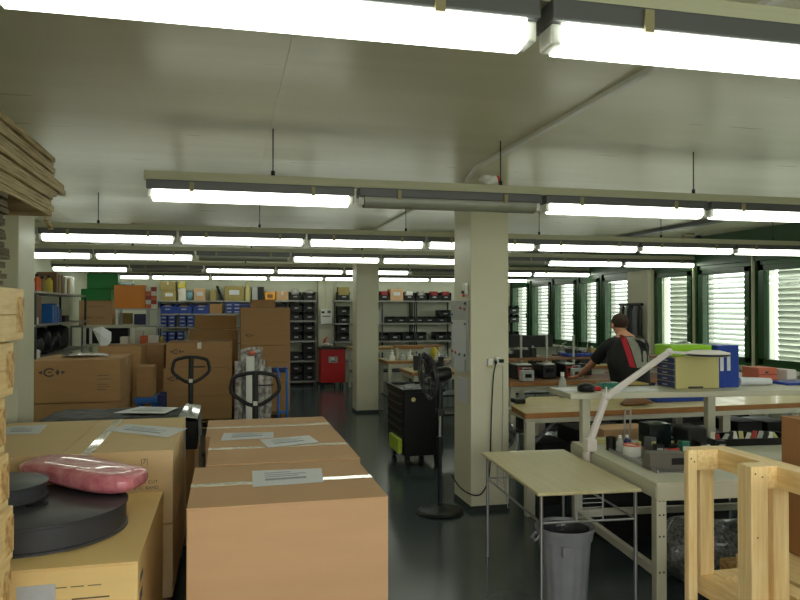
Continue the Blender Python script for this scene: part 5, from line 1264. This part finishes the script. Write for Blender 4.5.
# ================================================================== THE MAN
def skin(verts, edges, radii, root=0, sub=2):
    me = bpy.data.meshes.new('s'); me.from_pydata([tuple(v) for v in verts], edges, []); o = bpy.data.objects.new('s', me); C.objects.link(o)
    o.modifiers.new('k', 'SKIN').use_smooth_shade = True
    sv = me.skin_vertices[0].data
    for i, r_ in enumerate(radii): sv[i].radius = (r_, r_) if not isinstance(r_, tuple) else r_; sv[i].use_root = (i == root)
    m2 = o.modifiers.new('d', 'SUBSURF'); m2.levels = m2.render_levels = sub
    dg = bpy.context.evaluated_depsgraph_get(); r = bpy.data.meshes.new_from_object(o.evaluated_get(dg))
    C.objects.unlink(o); bpy.data.objects.remove(o); return r
def merge(name, meshes, m, parent):
    bm = bmesh.new()
    for me in meshes: bm.from_mesh(me)
    me = bpy.data.meshes.new(name); bm.to_mesh(me); bm.free()
    me.materials.clear(); me.materials.append(M[m]); me.polygons.foreach_set('use_smooth', [True]*len(me.polygons)); me.polygons.foreach_set('material_index', [0]*len(me.polygons))
    o = bpy.data.objects.new(name, me); C.objects.link(o); o.parent = parent; return o
def man():
    base = Vector((4.15, 7.15, 0))
    t = thing('person', 'man in a black t-shirt with red and grey back print leaning over the far bench', 'person', base)
    L = lambda px, py, Y: at(px, py, Y=Y)-base
    head = L(619.5, 325, 7.34); neck = L(622.5, 334, 7.26)
    shC = L(628, 341, 7.14); shL = L(607.5, 346, 7.20); shR = L(643, 344, 7.04)
    chest = L(628.5, 364, 7.04); pel = Vector((chest.x+.03, -.12, .93)); belly = (pel+chest)/2
    elL = L(593, 363, 7.38); wrL = L(579, 383, 7.72); haL = L(573, 386, 7.80)
    haL.z = ZB+.03; wrL.z = ZB+.06
    elR = shR+Vector((.05, .16, -.27)); wrR = shR+Vector((-.06, .42, -.33))
    V = [pel, belly, chest, shC, neck, head-Vector((0, 0, .05)), head+Vector((0, .02, .01)), head+Vector((0, .01, .05)),
         shL, elL, wrL, shR, elR, wrR,
         pel+Vector((-.11, 0, -.06)), Vector((pel.x-.13, .0, .50)), Vector((pel.x-.14, -.08, .08)), Vector((pel.x-.14, .07, .045)),
         pel+Vector((.11, 0, -.06)), Vector((pel.x+.14, .0, .50)), Vector((pel.x+.16, -.08, .08)), Vector((pel.x+.16, .07, .045))]
    E_ = [(0, 1), (1, 2), (2, 3), (3, 4), (4, 5), (5, 6), (6, 7), (3, 8), (8, 9), (9, 10), (3, 11), (11, 12), (12, 13), (0, 14), (14, 15), (15, 16), (16, 17), (0, 18), (18, 19), (19, 20), (20, 21)]
    rad = [(.15, .12), (.145, .115), (.15, .12), (.10, .08), .058, (.070, .078), (.080, .094), (.066, .078),
           .062, .045, .031, .062, .045, .031, .09, .06, .045, .04, .09, .06, .045, .04]
    body = [skin(V, E_, rad)]
    def hand(w, h, side):
        d = (h-w); d.z = 0; d.normalize(); s = Vector((-d.y, d.x, 0))*side; out = []
        palm = w+d*.08; palm.z = max(ZB+.028, w.z-.02)
        out.append(skin([w, w+(palm-w)*.5, palm], [(0, 1), (1, 2)], [.027, (.032, .022), (.036, .018)]))
        for k, (o_, ln) in enumerate(((-.030, .062), (-.010, .078), (.011, .084), (.031, .076))):
            a = palm+s*o_; out.append(skin([a-d*.02, a+d*.015, a+d*(ln*.55)+Vector((0, 0, .008)), a+d*ln+Vector((0, 0, -.012))], [(0, 1), (1, 2), (2, 3)], [.011, .010, .009, .0075], sub=1))
        a = w+d*.03+s*.026; out.append(skin([a, a+s*.028+d*.02, a+s*.042+d*.052+Vector((0, 0, -.006))], [(0, 1), (1, 2)], [.013, .011, .009], sub=1))
        return out
    body += hand(wrL, haL, -1); body += hand(wrR, wrR+Vector((-.05, .08, 0)), 1)
    merge('body', body, 'skin', t)
    for s_ in (-1, 1): MB().ell(head+Vector((s_*.086, .005, -.008)), (.012, .022, .032)).build('ear', 'skin', t)
    MB().ell(head+Vector((0, .108, -.01)), (.014, .02, .025)).build('nose', 'skin', t)
    for s_ in (-1, 1): MB().ell(head+Vector((s_*.032, .092, .02)), (.013, .009, .008)).build('eye', 'white', t)
    MB().box(head.x-.025, head.x+.025, head.y+.085, head.y+.098, head.z-.055, head.z-.045).build('mouth', 'red_dull', t, .004)
    def hf(v):
        if v.z < 0: v = Vector((v.x*(1+v.z*1.6), v.y*(1+v.z*1.2), v.z*.9))
        return v
    MB().ell(head+Vector((0, -.012, .033)), (.094, .106, .10), fn=hf, n=24, k=16).build('hair', 'hair', t)
    # t-shirt: lofted torso with sleeves
    sl = lambda a, b, k: a+(b-a)*k
    n = 28; rows = [(pel+Vector((0, 0, -.08)), .215, .165, 0), (belly, .22, .165, 0), (sl(belly, chest, .6), .235, .16, 0), (chest+Vector((0, .02, .05)), .245, .16, .01), (shC+Vector((0, 0, -.02)), .235, .14, .03), (shC+Vector((0, .01, .05)), .185, .12, .03), (sl(shC, neck, .6)+Vector((0, -.01, .02)), .12, .095, .01), (neck+Vector((0, 0, -.035)), .078, .076, 0), (neck+Vector((0, 0, -.01)), .07, .07, 0)]
    b = MB(); vs = []
    for c, rx, ry, _ in rows:
        for j in range(n):
            a = 2*PI*j/n; cx, sy = math.cos(a), math.sin(a); q = abs(cx)**.75*(1 if cx > 0 else -1)
            wr = 1+.012*math.sin(a*5+c.z*30)
            vs.append(c+Vector((q*rx*wr, sy*ry*wr, -abs(q)**3*_*1.2)))
    b.add(vs, [(i*n+j, i*n+(j+1) % n, (i+1)*n+(j+1) % n, (i+1)*n+j) for i in range(len(rows)-1) for j in range(n)], 0, True)
    for S_, El in ((shL, elL), (shR, elR)):
        ins = sl(shC, S_, .45)+Vector((0, 0, -.01)); b.tube([ins, sl(ins, S_, .7), S_+Vector((0, 0, -.01)), sl(S_, El, .4), sl(S_, El, .82)], [.088, .09, .082, .074, .07], 18, cap=False)
    shirt = b.build('t_shirt', 'shirt_black', t)
    shirt.modifiers.new('s', 'SUBSURF').render_levels = 2; shirt.modifiers['s'].levels = 2
    merge('jeans', [skin([pel]+V[14:17]+V[18:21], [(0, 1), (1, 2), (2, 3), (0, 4), (4, 5), (5, 6)], [(.165, .13), .105, .078, .062, .105, .078, .062])], 'jeans', t)
    for v in (V[17], V[21]): MB().ell(v+Vector((0, -.02, .0)), (.05, .14, .044)).build('shoe', 'black_plastic', t)
    # back print lying on the cloth
    from mathutils.bvhtree import BVHTree
    bpy.context.view_layer.update(); dg = bpy.context.evaluated_depsgraph_get(); se = shirt.evaluated_get(dg); bv = BVHTree.FromObject(shirt, dg)
    org = Vector((0, 0, HC))-base
    def decal(name, poly, m, off):
        """polygon outline of the print on the back, laid on the cloth"""
        from mathutils.geometry import tessellate_polygon
        st = 1.0; xs = [p[0] for p in poly]; ys = [p[1] for p in poly]
        # row strips between the left and right outline
        b = MB(); vs = []; k = 16; nr = 30; y0, y1 = min(ys), max(ys)
        for r_ in range(nr+1):
            y = y0+(y1-y0)*(r_+.0)/nr; y = min(max(y, y0+1e-3), y1-1e-3); cr = []
            for i in range(len(poly)):
                (xa, ya), (xb, yb) = poly[i], poly[(i+1) % len(poly)]
                if (ya-y)*(yb-y) < 0: cr.append(xa+(xb-xa)*(y-ya)/(yb-ya))
            l, r = min(cr), max(cr)
            for c in range(k+1):
                d = (at(l+(r-l)*c/k, y, Y=6.5)-Vector((0, 0, HC))).normalized(); h = bv.ray_cast(org, d)
                p = h[0] if h[0] else org+d*7.6
                vs.append(p-d*off)
        b.add(vs, [(i*(k+1)+j, (i+1)*(k+1)+j, (i+1)*(k+1)+j+1, i*(k+1)+j+1) for i in range(nr) for j in range(k)], 0, True)
        return b.build(name, m, shirt)
    decal('red_stripe', [(619.5, 334.5), (625, 335.5), (630.5, 350), (636, 368), (630, 367.5), (626, 354)], 'shirt_red', .004)
    decal('grey_panel', [(625.5, 335), (643, 337), (647.5, 348), (650, 366), (637, 368), (631.5, 350)], 'shirt_grey', .004)
    decal('print_figure', [(634, 339.5), (639, 340), (645.5, 343), (648, 350), (647, 358), (646.3, 351), (642.5, 351), (640.5, 350), (637.5, 343)], 'shirt_black', .007)
    decal('print_leg', [(640.3, 349), (643.2, 349), (642.8, 356), (643.5, 362), (641.5, 362), (641.3, 356)], 'shirt_black', .007)
    decal('print_leg', [(645.5, 349), (648, 350), (648.2, 356), (648.2, 362), (646.6, 362), (646.8, 356)], 'shirt_black', .007)
man()
